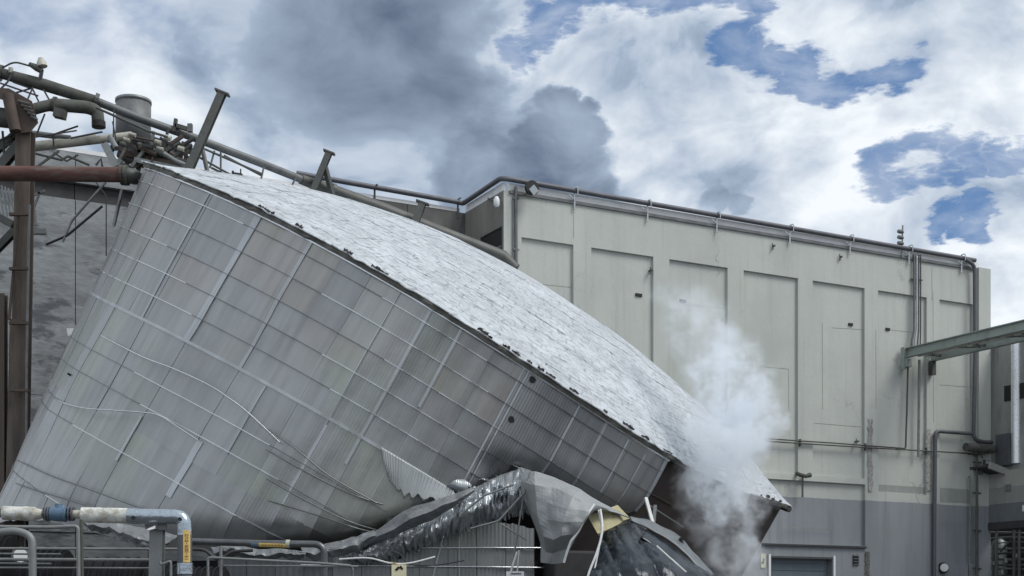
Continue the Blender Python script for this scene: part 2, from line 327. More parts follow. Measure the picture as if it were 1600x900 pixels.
class MB:
    def __init__(s): s.v = []; s.f = []; s.uv = None
    def add(s, vs, fs):
        o = len(s.v); s.v += [Vector(x) for x in vs]; s.f += [tuple(i + o for i in f) for f in fs]; return s
    def box(s, c, ax, ay, az):
        c = Vector(c); ax, ay, az = Vector(ax), Vector(ay), Vector(az)
        vs = [c + a * ax + b * ay + d * az for d in (-1, 1) for b in (-1, 1) for a in (-1, 1)]
        if ax.cross(ay).dot(az) < 0: fs = [(0, 1, 3, 2), (4, 6, 7, 5), (0, 4, 5, 1), (2, 3, 7, 6), (0, 2, 6, 4), (1, 5, 7, 3)]
        else: fs = [(0, 2, 3, 1), (4, 5, 7, 6), (0, 1, 5, 4), (2, 6, 7, 3), (0, 4, 6, 2), (1, 3, 7, 5)]
        return s.add(vs, fs)
    def bar(s, a, b, w_, h_, up=(0, 0, 1)):
        a, b = Vector(a), Vector(b); d = (b - a); L = d.length; d.normalize()
        up = Vector(up)
        if abs(d.dot(up)) > .98: up = Vector((1, 0, 0))
        x = d.cross(up).normalized(); y = x.cross(d).normalized()
        return s.box((a + b) / 2, d * L / 2, x * w_ / 2, y * h_ / 2)
    def ibeam(s, a, b, w_, h_, t=.02, up=(0, 0, 1)):
        a, b = Vector(a), Vector(b); d = (b - a); L = d.length; d.normalize(); up = Vector(up)
        if abs(d.dot(up)) > .98: up = Vector((0, 1, 0))
        x = d.cross(up).normalized(); y = x.cross(d).normalized(); c = (a + b) / 2
        s.box(c + y * (h_ - t) / 2, d * L / 2, x * w_ / 2, y * t / 2)
        s.box(c - y * (h_ - t) / 2, d * L / 2, x * w_ / 2, y * t / 2)
        return s.box(c, d * L / 2, x * t / 2, y * (h_ / 2 - t - .0015))
    def tube(s, pts, r, seg=10, caps=True):
        pts = [Vector(p) for p in pts]; n = len(pts)
        rr = r if isinstance(r, (list, tuple)) else [r] * n
        t0 = (pts[1] - pts[0]).normalized()
        u = t0.orthogonal().normalized(); o = len(s.v)
        for i, p in enumerate(pts):
            if i == 0: t = pts[1] - pts[0]
            elif i == n - 1: t = pts[-1] - pts[-2]
            else: t = (pts[i + 1] - p).normalized() + (p - pts[i - 1]).normalized()
            t.normalize(); u = (u - t * u.dot(t)).normalized(); v = t.cross(u)
            k = 1.0
            if 0 < i < n - 1:
                k = 1.0 / max(.5, (pts[i + 1] - p).normalized().dot(t))
            for j in range(seg):
                a = 2 * math.pi * j / seg
                s.v.append(p + (u * math.cos(a) + v * math.sin(a)) * rr[i])
        for i in range(n - 1):
            for j in range(seg):
                k = (j + 1) % seg
                s.f.append((o + i * seg + j, o + i * seg + k, o + (i + 1) * seg + k, o + (i + 1) * seg + j))
        if caps:
            e = len(s.v)
            s.v += [s.v[o + j].copy() for j in range(seg)] + [s.v[o + (n - 1) * seg + j].copy() for j in range(seg)]
            s.f.append(tuple(e + j for j in range(seg))[::-1]); s.f.append(tuple(e + seg + j for j in range(seg)))
        return s
    def grid(s, P, nu, nv, flip=False):
        o = len(s.v); s.v += [Vector(p) for p in P]
        for j in range(nv - 1):
            for i in range(nu - 1):
                q = (o + j * nu + i, o + j * nu + i + 1, o + (j + 1) * nu + i + 1, o + (j + 1) * nu + i)
                s.f.append(q[::-1] if flip else q)
        return s
    def skirt(s, nu, nv, vec, flip=False):
        """turned-down edge round the last grid: own vertices, so the edge stays sharp"""
        o = len(s.v) - nu * nv
        loop = list(range(nu)) + [j * nu + nu - 1 for j in range(1, nv)] + [(nv - 1) * nu + i for i in range(nu - 2, -1, -1)] + [j * nu for j in range(nv - 2, 0, -1)]
        e = len(s.v); L = len(loop); vec = Vector(vec)
        s.src = list(range(len(s.v)))
        s.v += [s.v[o + k].copy() for k in loop] + [s.v[o + k] + vec for k in loop]
        s.src += [o + k for k in loop] * 2
        for i in range(L):
            k = (i + 1) % L; q = (e + i, e + k, e + L + k, e + L + i); s.f.append(q if flip else q[::-1])
        return s
    def build(s, name, m, parent=None, loc=None, smooth=False, uv=None, solid=0.0, bevel=0.0):
        loc = Vector(loc) if loc is not None else (parent.matrix_world.translation.copy() if parent is not None else Vector((0, 0, 0)))
        me = bpy.data.meshes.new(name)
        me.from_pydata([tuple(v - loc) for v in s.v], [], s.f); me.update()
        if uv is not None:
            L = me.uv_layers.new(name='UVMap')
            src = getattr(s, 'src', None)
            for lp in me.loops: L.data[lp.index].uv = uv[src[lp.vertex_index] if src else lp.vertex_index]
        if smooth:
            for p in me.polygons: p.use_smooth = len(p.vertices) <= 4
        o = bpy.data.objects.new(name, me); me.materials.append(M[m] if isinstance(m, str) else m)
        col.objects.link(o)
        if parent is not None: o.parent = parent
        else: o.location = loc
        if bevel:
            b = o.modifiers.new('bevel', 'BEVEL'); b.width = bevel; b.segments = 2; b.limit_method = 'ANGLE'
        if solid:
            b = o.modifiers.new('solid', 'SOLIDIFY'); b.thickness = solid; b.offset = -1
        return o

def arc_path(pts, r, n=6):
    """polyline with rounded corners"""
    pts = [Vector(p) for p in pts]; outp = [pts[0]]
    for i in range(1, len(pts) - 1):
        a = (pts[i - 1] - pts[i]); b = (pts[i + 1] - pts[i]); k = min(r, a.length * .48, b.length * .48)
        p0 = pts[i] + a.normalized() * k; p1 = pts[i] + b.normalized() * k
        for j in range(n + 1):
            t = j / n; outp.append(p0 * (1 - t) ** 2 + pts[i] * 2 * t * (1 - t) + p1 * t * t)
    outp.append(pts[-1]); return outp
def spline(pts, n=8):
    pts = [Vector(p) for p in pts]; P = [pts[0]] + pts + [pts[-1]]; o = []
    for i in range(1, len(P) - 2):
        for j in range(n):
            t = j / n; a, b, c, d = P[i - 1], P[i], P[i + 1], P[i + 2]
            o.append(.5 * ((2 * b) + (c - a) * t + (2 * a - 5 * b + 4 * c - d) * t * t + (3 * b - a - 3 * c + d) * t ** 3))
    o.append(pts[-1]); return o

def thing(name, label, cat, loc, group=None):
    o = bpy.data.objects.new(name, None); o.location = loc; o.empty_display_size = .3
    col.objects.link(o); o['label'] = label; o['category'] = cat
    if group: o['group'] = group
    bpy.context.view_layer.update()
    return o
def tag(o, label, cat, group=None):
    o['label'] = label; o['category'] = cat
    if group: o['group'] = group
    return o
def struct(o): o['kind'] = 'structure'; return o
def pipe(name, label, cat, pts, r, m, bend=.12, seg=12, group=None):
    return tag(MB().tube(arc_path(pts, bend) if len(pts) > 2 else pts, r, seg).build(name, m, loc=pts[0], smooth=True), label, cat, group)
def facet(ctrl, nu, nv):
    """creased surface: straight between control points"""
    rows = [[at(*c) for c in r] for r in ctrl]; o = []
    H, Wd = len(rows), len(rows[0]); ncol, nrow = (Wd - 1) * nu + 1, (H - 1) * nv + 1
    for j in range(nrow):
        b = min(j // nv, H - 2); fv = j / nv - b
        for i in range(ncol):
            a = min(i // nu, Wd - 2); fu = i / nu - a
            o.append(rows[b][a].lerp(rows[b][a + 1], fu).lerp(rows[b + 1][a].lerp(rows[b + 1][a + 1], fu), fv))
    return o, ncol, nrow
def patch(ctrl, nu, nv):
    """smooth surface through a grid of control points (rows of (px,py,Z))"""
    rows = [[at(*c) for c in r] for r in ctrl]
    rows = [spline(r, nu) for r in rows]; ncol = len(rows[0]); cols = []
    for i in range(ncol): cols.append(spline([r[i] for r in rows], nv))
    nrow = len(cols[0]); P = [cols[i][j] for j in range(nrow) for i in range(ncol)]
    return P, ncol, nrow

# ================================================================== GROUND
struct(MB().grid([(x, y, 0) for y in (-300, 900) for x in (-600, 600)], 2, 2).build('ground', 'concrete_ground'))

# ================================================================== MAIN BUILDING
class Wall:
    def __init__(s, A, d, n): s.A = Vector(A); s.d = Vector(d).normalized(); s.n = Vector(n).normalized()
    def P(s, px, py, off=0.0):
        A = s.A + s.n * off; r = Vector(((px - 800) / F, 1, (H0 - py) / F))
        Z = A.dot(s.n) / (r.x * s.n.x + r.y * s.n.y); return Vector((r.x * Z, Z, EYE + r.z * Z))
    def tz(s, px, py, off=0.0):
        p = s.P(px, py, off); return (p - s.A).dot(s.d), p.z
    def W(s, t, z, off=0.0):
        p = s.A + s.d * t + s.n * off; return Vector((p.x, p.y, z))
Z1 = 44.0
dF = Vector((.882, .471, 0)); nF = Vector((.471, -.882, 0))
FW = Wall((-13 / F * Z1, Z1, 0), dF, nF)
z_top = FW.tz(787, 297)[1]
t_end = FW.tz(1541, 500)[0]
z_grey = FW.tz(1300, 779)[1]
facade_paint(z_grey)
bld = thing('mill_building', 'cream rendered mill building with recessed wall panels behind the tank', 'building', FW.W(t_end / 2, 0, -3))
bays = [(815, 896), (924, 1021), (1046, 1137), (1162, 1247), (1270, 1351), (1372, 1448), (1468, 1520)]
z_pt = FW.tz(816, 370.5)[1]
tb = [(FW.tz(a, 450)[0], FW.tz(b, 450)[0]) for a, b in bays]
zb = [FW.tz(1353, 748)[1]] * 5 + [FW.tz(1440, 773)[1], FW.tz(1490, 880)[1]]
lowA = (FW.tz(1130, 800)[0], FW.tz(1352, 800)[0], FW.tz(1352, 853)[1], FW.tz(1352, 757)[1])
doorA = (FW.tz(1203, 880)[0], FW.tz(1301, 880)[0], 0.0, FW.tz(1300, 871)[1])
def depth(t, z):
    if doorA[0] < t < doorA[1] and z < doorA[3]: return .32
    if lowA[0] < t < lowA[1] and lowA[2] < z < lowA[3]: return .13
    for (a, b), c in zip(tb, zb):
        if a < t < b and c < z < z_pt: return .10
    return 0.0
ts = sorted(set([0, t_end] + [x for p in tb for x in p] + list(lowA[:2]) + list(doorA[:2])))
zs = sorted(set([0, z_top, z_pt] + zb + list(lowA[2:]) + [doorA[3]]))
wm = MB()
for i in range(len(ts) - 1):
    for j in range(len(zs) - 1):
        t0, t1, z0, z1 = ts[i], ts[i + 1], zs[j], zs[j + 1]; dpt = depth((t0 + t1) / 2, (z0 + z1) / 2)
        if dpt == 0: wm.add([FW.W(t0, z0), FW.W(t1, z0), FW.W(t1, z1), FW.W(t0, z1)], [(0, 1, 2, 3)])
        for (ta, za, tb_, zb_, dn) in ((t1, z0, t1, z1, depth(t1 + .001, (z0 + z1) / 2) if i < len(ts) - 2 else 0), (t0, z1, t1, z1, depth((t0 + t1) / 2, z1 + .001) if j < len(zs) - 2 else 0)):
            if dn != dpt: wm.add([FW.W(ta, za, -dpt), FW.W(tb_, zb_, -dpt), FW.W(tb_, zb_, -dn), FW.W(ta, za, -dn)], [(0, 1, 2, 3)])
# block sides, top and rear
wm.add([FW.W(0, z_top), FW.W(t_end, z_top), FW.W(t_end, z_top, -14), FW.W(0, z_top, -14)], [(0, 1, 2, 3)])
wm.add([FW.W(t_end, 0), FW.W(t_end, 0, -14), FW.W(t_end, z_top, -14), FW.W(t_end, z_top)], [(0, 1, 2, 3)])
wm.build('wall', 'facade_paint', bld)
for (a, b), c in zip(tb, zb):
    MB().box(FW.W((a + b) / 2, (c + z_pt) / 2, -.125), dF * (b - a) / 2, nF * .024, Vector((0, 0, (z_pt - c) / 2))).build('wall_panel', 'facade_paint', bld)
a, b, c, e = lowA
MB().box(FW.W((a + b) / 2, (c + e) / 2, -.155), dF * (b - a) / 2, nF * .024, Vector((0, 0, (e - c) / 2))).build('wall_panel', 'facade_paint', bld)
mat('band_shade', (.285, .305, .290), .85, var=.12, stretch=(1, 1, .3), dirt=(.22, .23, .22), dirt_amt=.6, dscale=2)
for (x0, y0, x1, y1) in [(1373, 757, 1447, 772), (1469, 762, 1519, 787)]:
    (ta2, za2), (tb3, zb3) = FW.tz(x0, y0, -.10), FW.tz(x1, y1, -.10)
    MB().box(FW.W((ta2 + tb3) / 2, (za2 + zb3) / 2, -.0985), dF * (tb3 - ta2) / 2, nF * .004, Vector((0, 0, (za2 - zb3) / 2))).build('paint_band', 'band_shade', bld)
mat('joint_grime', (.27, .275, .25), .9, var=.3, scale=8)
for (x0, y0, x1, y1, inset) in [(1170, 571, 1232, 576.5, 1), (1232, 577, 1232.4, 640, 1), (1272, 661, 1345, 667, 1), (1465, 601, 1520, 605, 1), (836, 443, 893, 449, 1), (1300, 512, 1350, 515, 1), (1390, 515, 1424, 519, 1), (1070, 476, 1130, 482, 1), (1285, 505, 1285.5, 640, 1), (1368.5, 515, 1369, 640, 0), (1458, 455, 1458.5, 660, 0), (896, 310, 896.4, 372, 0), (1456, 418, 1456.4, 470, 0), (1462, 815, 1514, 818, 0), (1225, 824, 1305, 826, 0), (1372, 700, 1445, 705, 1)]:
    o_ = -.098 if inset else .003
    a2, b2 = FW.P(x0, y0, o_), FW.P(x1, y1, o_)
    MB().bar(a2, b2, .016, .006, up=nF).build('joint', 'joint_grime', bld)
# roller door, frame
a, b, c, e = doorA
dr = MB().box(FW.W((a + b) / 2, e / 2, -.30), dF * (b - a) / 2, nF * .019, Vector((0, 0, e / 2))).build('roller_door', 'door_paint', bld)
for k in range(14):
    MB().box(FW.W((a + b) / 2, e - .12 - k * .26, -.268), dF * ((b - a) / 2 - .06), nF * .012, Vector((0, 0, .118))).build('door_slat', 'door_paint', dr, loc=bld.matrix_world.translation)
for x in (a - .045, b + .045):
    MB().box(FW.W(x, e / 2, .03), dF * .045, nF * .028, Vector((0, 0, e / 2 + .06))).build('door_frame', 'coping_white', bld)
MB().box(FW.W((a + b) / 2, e - .04, .01), dF * ((b - a) / 2 + .0), nF * .01, Vector((0, 0, .03))).build('door_head', 'steel_dark', bld)
# hood line over the door
p0, p1 = FW.tz(1190, 853), FW.tz(1352, 857)
MB().box(FW.W((p0[0] + p1[0]) / 2, lowA[2] - .06, .045), dF * (p1[0] - p0[0]) / 2, nF * .044, Vector((0, 0, .035))).build('drip_ledge', 'soffit_dark', bld)
# coping (white upstand behind the parapet pipe)
MB().box(FW.W(t_end / 2 - .1, z_top + .13, -.055), dF * (t_end / 2 - .3), nF * .05, Vector((0, 0, .128))).build('coping', 'coping_white', bld)
MB().box(FW.W(t_end / 2 - .2, z_top - .03, .035), dF * (t_end / 2 - .4), nF * .032, Vector((0, 0, .05))).build('gutter_lip', 'pipe_grey', bld)
# corner pier at the far right
tp = FW.tz(1526, 500)[0]
MB().box(FW.W((tp + t_end) / 2 + .06, z_top / 2 + .02, .06), dF * ((t_end - tp) / 2 + .06), nF * .057, Vector((0, 0, z_top / 2 + .02))).build('corner_pier', 'facade_paint', bld)
# return wall and wing
Lr = 2.85
RW = Wall(FW.W(0, 0), -nF, -dF)
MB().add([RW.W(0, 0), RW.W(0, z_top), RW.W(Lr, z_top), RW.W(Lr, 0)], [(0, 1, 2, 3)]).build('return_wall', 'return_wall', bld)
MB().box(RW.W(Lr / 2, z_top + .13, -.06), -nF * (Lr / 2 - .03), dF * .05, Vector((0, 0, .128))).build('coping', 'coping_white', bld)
q0, q1 = RW.tz(752, 392), RW.tz(784, 376)
mb = MB().box(RW.W((q0[0] + q1[0]) / 2, (q0[1] + q1[1]) / 2 - .3, .012), -nF * abs(q1[0] - q0[0]) / 2, dF * .014, Vector((0, 0, .75)))
mb.build('opening', 'black', bld)
for yy in (.45, -.2):
    MB().box(RW.W((q0[0] + q1[0]) / 2, (q0[1] + q1[1]) / 2 + yy, .04), -nF * abs(q1[0] - q0[0]) / 2, dF * .02, Vector((0, 0, .03))).build('opening_bar', 'steel_grey', bld)
WW = Wall(RW.W(Lr, 0), dF, nF)
wing = thing('wing_building', 'dark stained concrete wing building behind the leaning tank, left of the cream block', 'building', WW.W(-10, 0, -3))
t0w = WW.tz(-260, 400)[0]
ztw = z_top
# wing wall in storey panels so that it has real joints
zsw = [0, 4.2, 8.2, WW.tz(120, 312)[1], WW.tz(120, 286)[1], ztw]
nb = 9
for j in range(len(zsw) - 1):
    for i in range(nb):
        ta, tb2 = t0w + (0 - t0w) * i / nb, t0w + (0 - t0w) * (i + 1) / nb
        offj = (.0, .03, .0, -.16, .02)[j]
        MB().box(WW.W((ta + tb2) / 2, (zsw[j] + zsw[j + 1]) / 2, -.3 + offj), dF * ((tb2 - ta) / 2 - .012), nF * .3, Vector((0, 0, (zsw[j + 1] - zsw[j]) / 2 - .01))).build('wall_panel', ('wing_stained' if i > 4 else 'wing_concrete') if j != 3 else 'soffit_dark', wing)
MB().box(WW.W(t0w / 2, ztw / 2 - .05, -.7), dF * (-t0w / 2 - .05), nF * .1, Vector((0, 0, ztw / 2 - .1))).build('wall', 'soffit_dark', wing)
MB().box(WW.W(t0w / 2 - .08, ztw + .07, -.04), dF * (-t0w / 2 - .1), nF * .05, Vector((0, 0, .06))).build('coping', 'coping_white', wing)
# parapet pipe with saddles
pz = z_top + .30
pp = [FW.W(FW.tz(1520, 410)[0], pz - .02, .12), FW.W(.12, pz + .04, .12), RW.W(.0, pz + .06, .12), RW.W(Lr - .12, pz - .02, .12), WW.W(-.3, pz, .12), WW.W(WW.tz(462, 275)[0], pz + .1, .12)]
pipe('parapet_pipe', 'dark pipe running along the parapet edge of the cream building', 'pipe', arc_path(pp, .22, 4), .085, 'pipe_slate', seg=12)
sad0 = None
for k, px in enumerate([896, 1010, 1118, 1232, 1326, 1418, 1500]):
    t_ = FW.tz(px, 350)[0]; base = FW.W(t_, z_top - .1, .0)
    mb = MB().bar(FW.W(t_, z_top - .28, .075), FW.W(t_, pz + .12, .075), .05, .05)
    mb.bar(FW.W(t_, pz + .12, .10), FW.W(t_, pz + .12, .25), .05, .03)
    mb.bar(FW.W(t_ + .03, pz + .10, .24), FW.W(t_ + .03, pz - .13, .24), .05, .03)
    mb.bar(FW.W(t_ - .25, pz - .14, .12), FW.W(t_ - .03, z_top + .03, .12), .03, .03)
    tag(mb.build('pipe_saddle', 'galvanised', loc=base), ['leftmost', 'second from left', 'third from left', 'fourth from left', 'fifth from left', 'sixth from left', 'rightmost'][k] + ' steel saddle holding the pipe on the cream parapet', 'bracket', 'saddles on the parapet pipe')
for k, px in enumerate([585, 715]):
    t_ = WW.tz(px, 310)[0]
    mb = MB().bar(WW.W(t_, z_top - .22, .02), WW.W(t_, pz + .1, .02), .06, .06).bar(WW.W(t_, pz + .12, .0), WW.W(t_, pz + .12, .24), .05, .03)
    tag(mb.build('pipe_saddle', 'steel_dark', loc=WW.W(t_, z_top, 0)), ['left', 'right'][k] + ' hand saddle of the parapet pipe over the dark wing wall', 'bracket', 'saddles on the parapet pipe')
# floodlight on the corner
fl = thing('floodlight', 'round black floodlight at the top corner of the cream building', 'lamp', FW.P(829, 296, .3))
c = FW.P(829, 295, .32)
MB().tube([c + nF * .0, c + nF * .14], [.22, .24], 16).build('lamp_body', 'black', fl, smooth=True)
c2 = FW.P(834, 297, .48)
MB().box(c2, (dF + Vector((0, 0, 1))) * .09, (dF - Vector((0, 0, 1))) * .09, nF * .015).build('lens', 'lamp_glass', fl)
MB().tube([FW.P(806, 303, .05), FW.P(815, 306, .25), FW.P(829, 300, .32)], .025, 8).build('lamp_arm', 'steel_dark', fl, smooth=True)
fl = thing('wall_lamp', 'small white lamp on the shaded return wall near the roof corner', 'lamp', RW.P(776, 316, .2))
c = RW.P(776, 315, .25)
MB().tube([c + Vector((0, 0, .16)), c + Vector((0, 0, .05)), c - Vector((0, 0, .10)), c - Vector((0, 0, .18))], [.05, .10, .10, .05], 12).build('lamp_glass', 'lamp_white', fl, smooth=True)
MB().tube([RW.P(762, 310, .0), c + Vector((0, 0, .02))], .02, 8).build('lamp_arm', 'steel_dark', fl)
# downpipes at left corner
pipe('downpipe', 'grey downpipe at the left corner of the cream facade', 'pipe', [FW.P(806, 292, .09), FW.P(806.5, 440, .09), FW.P(807, 540, .09)], .055, 'pipe_grey', group='pipes on the cream facade')
pipe('thin_downpipe', 'thin conduit just left of the corner downpipe on the cream facade', 'pipe', [FW.P(802, 308, .05), FW.P(802, 440, .05), FW.P(802.5, 530, .05)], .022, 'steel_grey', group='pipes on the cream facade')
for y in (310, 390):
    tag(MB().box(FW.P(806, y, .06), dF * .10, nF * .058, Vector((0, 0, .03))).build('pipe_clamp', 'steel_grey', loc=FW.P(806, y, 0)), ('upper' if y < 350 else 'lower') + ' clamp on the corner downpipe', 'bracket')
# conduit bundle
for k, (xt, xb, r, m_) in enumerate([(1428.5, 1424.5, .042, 'pipe_grey'), (1432.5, 1429.5, .034, 'galvanised'), (1435.5, 1434, .03, 'pipe_grey'), (1438.5, 1438, .026, 'steel_dark')]):
    pipe('conduit', ['leftmost', 'second', 'third', 'rightmost'][k] + ' conduit of the bundle dropping down the facade to the pipe bridge', 'pipe',
         [FW.P(xt - 2, 398, -.15), FW.P(xt, 400, .10), FW.P(xt, 515, .10), FW.P(xb, 535, .10), FW.P(xb, 551, .10)], r, m_, .08, 8, 'conduit bundle')
tag(MB().bar(FW.P(1423, 436, .06), FW.P(1441, 438, .06), .05, .05).build('conduit_strap', 'steel_dark', loc=FW.P(1432, 437, 0)), 'dark strap across the conduit bundle near the roof', 'bracket')
# horn antenna
an = thing('siren', 'siren mast with three stacked horns on the roof edge', 'siren', FW.P(1409.5, 400, .1))
MB().tube([FW.P(1409.5, 402, .1), FW.P(1410.5, 352, .1)], .03, 8).build('mast', 'steel_grey', an)
for y in (362, 371, 380):
    MB().tube([FW.P(1411.5, y + 1, .1), FW.P(1408, y, .1), FW.P(1403.5, y - .5, .1)], [.04, .085, .07], 12).build('horn', 'pipe_grey', an, smooth=True)
# right downpipe with elbow
pipe('downpipe', 'tall dark downpipe by the right corner of the facade ending in an elbow', 'pipe',
     [FW.P(1508, 405, .2), FW.P(1523, 414, .2), FW.P(1523.5, 560, .16), FW.P(1521, 686, .16), FW.P(1536, 690.5, .16), FW.P(1550, 691, .16)], .075, 'pipe_slate', .3, 12, 'pipes on the cream facade')
pipe('wall_pipe', 'dark right-angled pipe rising from the ground beside the grey dado', 'pipe',
     [FW.P(1459, 1040, .12), FW.P(1460, 800, .12), FW.P(1461.5, 673.5, .12), FW.P(1518, 677.5, .12)], .075, 'pipe_slate', .2, 12, 'pipes on the cream facade')
pipe('wall_pipe', 'dark drop pipe under the bridge turning left into the horizontal run', 'pipe',
     [FW.P(1419, 562, .08), FW.P(1417, 640, .08), FW.P(1415, 701, .08), FW.P(1400, 702, .08)], .035, 'steel_dark', .1, 10, 'pipes on the cream facade')
pipe('wall_pipe', 'grey drop pipe under the bridge ending above the dado', 'pipe', [FW.P(1436.5, 562, .10), FW.P(1435, 714, .10)], .05, 'steel_grey', group='pipes on the cream facade')
pipe('wall_pipe', 'upper thin horizontal pipe crossing the cream panels beside the steam', 'pipe', [FW.P(1130, 681, .10), FW.P(1300, 692, .10), FW.P(1412, 700.5, .10)], .026, 'steel_dark', .1, 8, 'pipes on the cream facade')
pipe('wall_pipe', 'lower thin horizontal pipe crossing the cream panels to the rusty stub', 'pipe', [FW.P(1130, 685, .10), FW.P(1350, 699, .10), FW.P(1516, 708.5, .10)], .026, 'steel_dark', .1, 8, 'pipes on the cream facade')
for k, px in enumerate([1250, 1352, 1447]):
    y = 685 + (px - 1140) * .0655 - .5
    tag(MB().box(FW.P(px, y, .05), dF * .022, nF * .05, Vector((0, 0, .13))).build('pipe_clamp', 'steel_dark', loc=FW.P(px, y, 0)), ['left', 'middle', 'right'][k] + ' clamp of the thin horizontal pipes', 'bracket', 'clamps on thin horizontal pipes')
st = thing('pipe_stub', 'thick rusty pipe stub lying level at the right corner of the facade', 'pipe', FW.P(1530, 702, .25))
MB().tube([FW.P(1509, 698.5, .35), FW.P(1530, 700.5, .35), FW.P(1551, 702, .35)], [.17, .18, .17], 14).build('pipe', 'moss_steel', st, smooth=True)
MB().tube([FW.P(1527, 700, .35), FW.P(1530, 700.3, .35)], .205, 14).build('collar', 'steel_dark', st)
MB().box(FW.P(1526, 709, .2), dF * .28, nF * .19, Vector((0, 0, .03))).build('shelf', 'steel_dark', st)
pipe('riser', 'thin dark riser with clamps at the right corner pier', 'pipe', [FW.P(1525.5, 1040, .18), FW.P(1526, 800, .18), FW.P(1526.5, 711, .18)], .045, 'steel_dark', seg=8, group='pipes on the cream facade')
pipe('riser', 'short thin riser left of the clamped riser by the pier', 'pipe', [FW.P(1513, 745, .05), FW.P(1516, 746, .06), FW.P(1515, 880, .06), FW.P(1515, 1040, .06)], .035, 'steel_grey', .05, 8, 'pipes on the cream facade')
for k, y in enumerate([722, 770, 829, 888]):
    tag(MB().bar(FW.P(1520, y, .16), FW.P(1533, y + .5, .16), .05, .05).build('pipe_clamp', 'steel_dark', loc=FW.P(1526, y, 0)), ['top', 'second from top', 'third from top', 'lowest'][k] + ' clamp on the riser at the corner pier', 'bracket', 'clamps on corner riser')
fl = thing('floodlight', 'square floodlight on the right corner beside the sloping canopy', 'lamp', FW.P(1540, 722, .3))
c = FW.P(1541, 722.5, .4)
MB().box(c, dF * .12, nF * .07, Vector((0, 0, .10))).build('lamp_body', 'steel_dark', fl, bevel=.02)
MB().box(c + nF * .075, dF * .09, nF * .008, Vector((0, 0, .07))).build('lens', 'lamp_glass', fl)
MB().tube([FW.P(1533, 712, .1), FW.P(1537, 716, .3), c], .02, 8).build('lamp_arm', 'steel_grey', fl)
jb = thing('junction_box', 'small junction box on the corner pier below the square floodlight', 'box', FW.P(1533, 736, .15))
MB().box(FW.P(1532, 736, .2), dF * .06, nF * .07, Vector((0, 0, .13))).build('box', 'pipe_grey', jb, bevel=.01)
MB().bar(FW.P(1533, 735, .22), FW.P(1540, 733.5, .22), .04, .04).build('stub', 'steel_dark', jb)
# small wall openings
for (px, py, w2, h2, lb) in [(998, 461, .13, .05, 'small black slot hole in the second facade panel'), (1067, 470.5, .13, .05, 'small black slot hole in the third facade panel above the steam'),
                             (1329, 507, .10, .05, 'small black slot hole in the fifth facade panel'), (1387, 514.5, .10, .05, 'small black slot hole in the sixth facade panel')]:
    tag(MB().box(FW.P(px, py, -.085), dF * w2, nF * .025, Vector((0, 0, h2))).build('wall_slot', 'black', loc=FW.P(px, py, -.13)), lb, 'hole')
for (px, py, lb) in [(1016, 423, 'small dark bracket at the right edge of the second facade panel'), (1207, 385, 'left hook hanging on the upper facade'), (1312, 402, 'right hook hanging on the upper facade'), (1338, 690, 'tiny dark peg above the thin horizontal pipes')]:
    p = FW.P(px, py, .06)
    mb = MB().box(FW.P(px, py, -.04), dF * .03, nF * .13, Vector((0, 0, .03))).tube([p + Vector((0, 0, .12)), p, p - Vector((0, 0, .10)) + dF * .03, p - Vector((0, 0, .12)) - dF * .04], .018, 6)
    tag(mb.build('wall_hook', 'steel_dark', loc=p), lb, 'hook')
# spalled strips on two pilasters
for (px, y0, y1, lb) in [(1359.5, 655, 768, 'ragged spalled concrete strip on the pilaster left of the drop pipes'), (1451, 671, 768, 'ragged spalled concrete strip on the pilaster beside the right-angled pipe'), (1355, 862, 930, 'ragged spalled strip beside the louvre at the foot of the wall')]:
    mb = MB(); n = 34; P = []
    for j in range(n):
        y = y0 + (y1 - y0) * j / (n - 1)
        for i in range(5):
            wv = (i - 2) / 2; e_ = 0 if abs(wv) == 1 else 1
            P.append(FW.P(px + wv * (4 + 2.5 * mn.noise((j * .5, i, px))), y + 1.2 * mn.noise((j, i * 3, 1)), .004 + e_ * (.02 + .05 * abs(mn.noise((j * .7, i * 1.9, px))))))
    tag(mb.grid(P, 5, n, True).build('spalled_patch', 'rim_concrete' if y0 > 800 else 'far_wall', loc=FW.P(px, y1, 0)), lb, 'damage')
# scupper fitting with pipe under it
sc_ = thing('scupper', 'pipe scupper jutting from the facade above the grey dado by the steam', 'pipe', FW.P(1254, 742, .2))
MB().tube([FW.P(1245, 739, .02), FW.P(1250, 742, .22), FW.P(1259, 744, .3), FW.P(1266, 742, .3)], [.07, .08, .07, .09], 10).build('spout', 'moss_steel', sc_, smooth=True)
MB().tube([FW.P(1254, 744, .08), FW.P(1254, 777, .08)], .04, 8).build('drop', 'pipe_grey', sc_)
# louvre, sign, round vent
lv = thing('wall_louvre', 'small slatted louvre in the wall right of the roller door', 'vent', FW.P(1337, 876, .03))
MB().box(FW.P(1337, 875.5, .012), dF * .14, nF * .01, Vector((0, 0, .19))).build('backing', 'black', lv)
for k in range(4):
    MB().box(FW.P(1337.5, 869 + k * 4.5, .04), dF * .13, nF * .02 + Vector((0, 0, .015)), Vector((0, 0, .018))).build('slat', 'pipe_grey', lv)
sg = thing('hazard_sign', 'pale yellow hazard sign beside the white door frame', 'sign', FW.P(1192, 875, .03))
MB().box(FW.P(1192.5, 876, .03), dF * .105, nF * .012, Vector((0, 0, .25))).build('plate', 'sign_cream', sg)
MB().box(FW.P(1192, 879, .046), dF * .05, nF * .003, Vector((0, 0, .04))).box(FW.P(1193.5, 874.8, .046), dF * .03, nF * .0032, Vector((0, 0, .05))).build('symbol', 'black', sg)
vt = thing('round_vent', 'round white vent cap with dark collar low on the grey dado', 'vent', FW.P(1474, 887, .1))
MB().tube([FW.P(1473.5, 887.5, .0), FW.P(1473.5, 887.5, .12)], .22, 18).build('collar', 'black', vt)
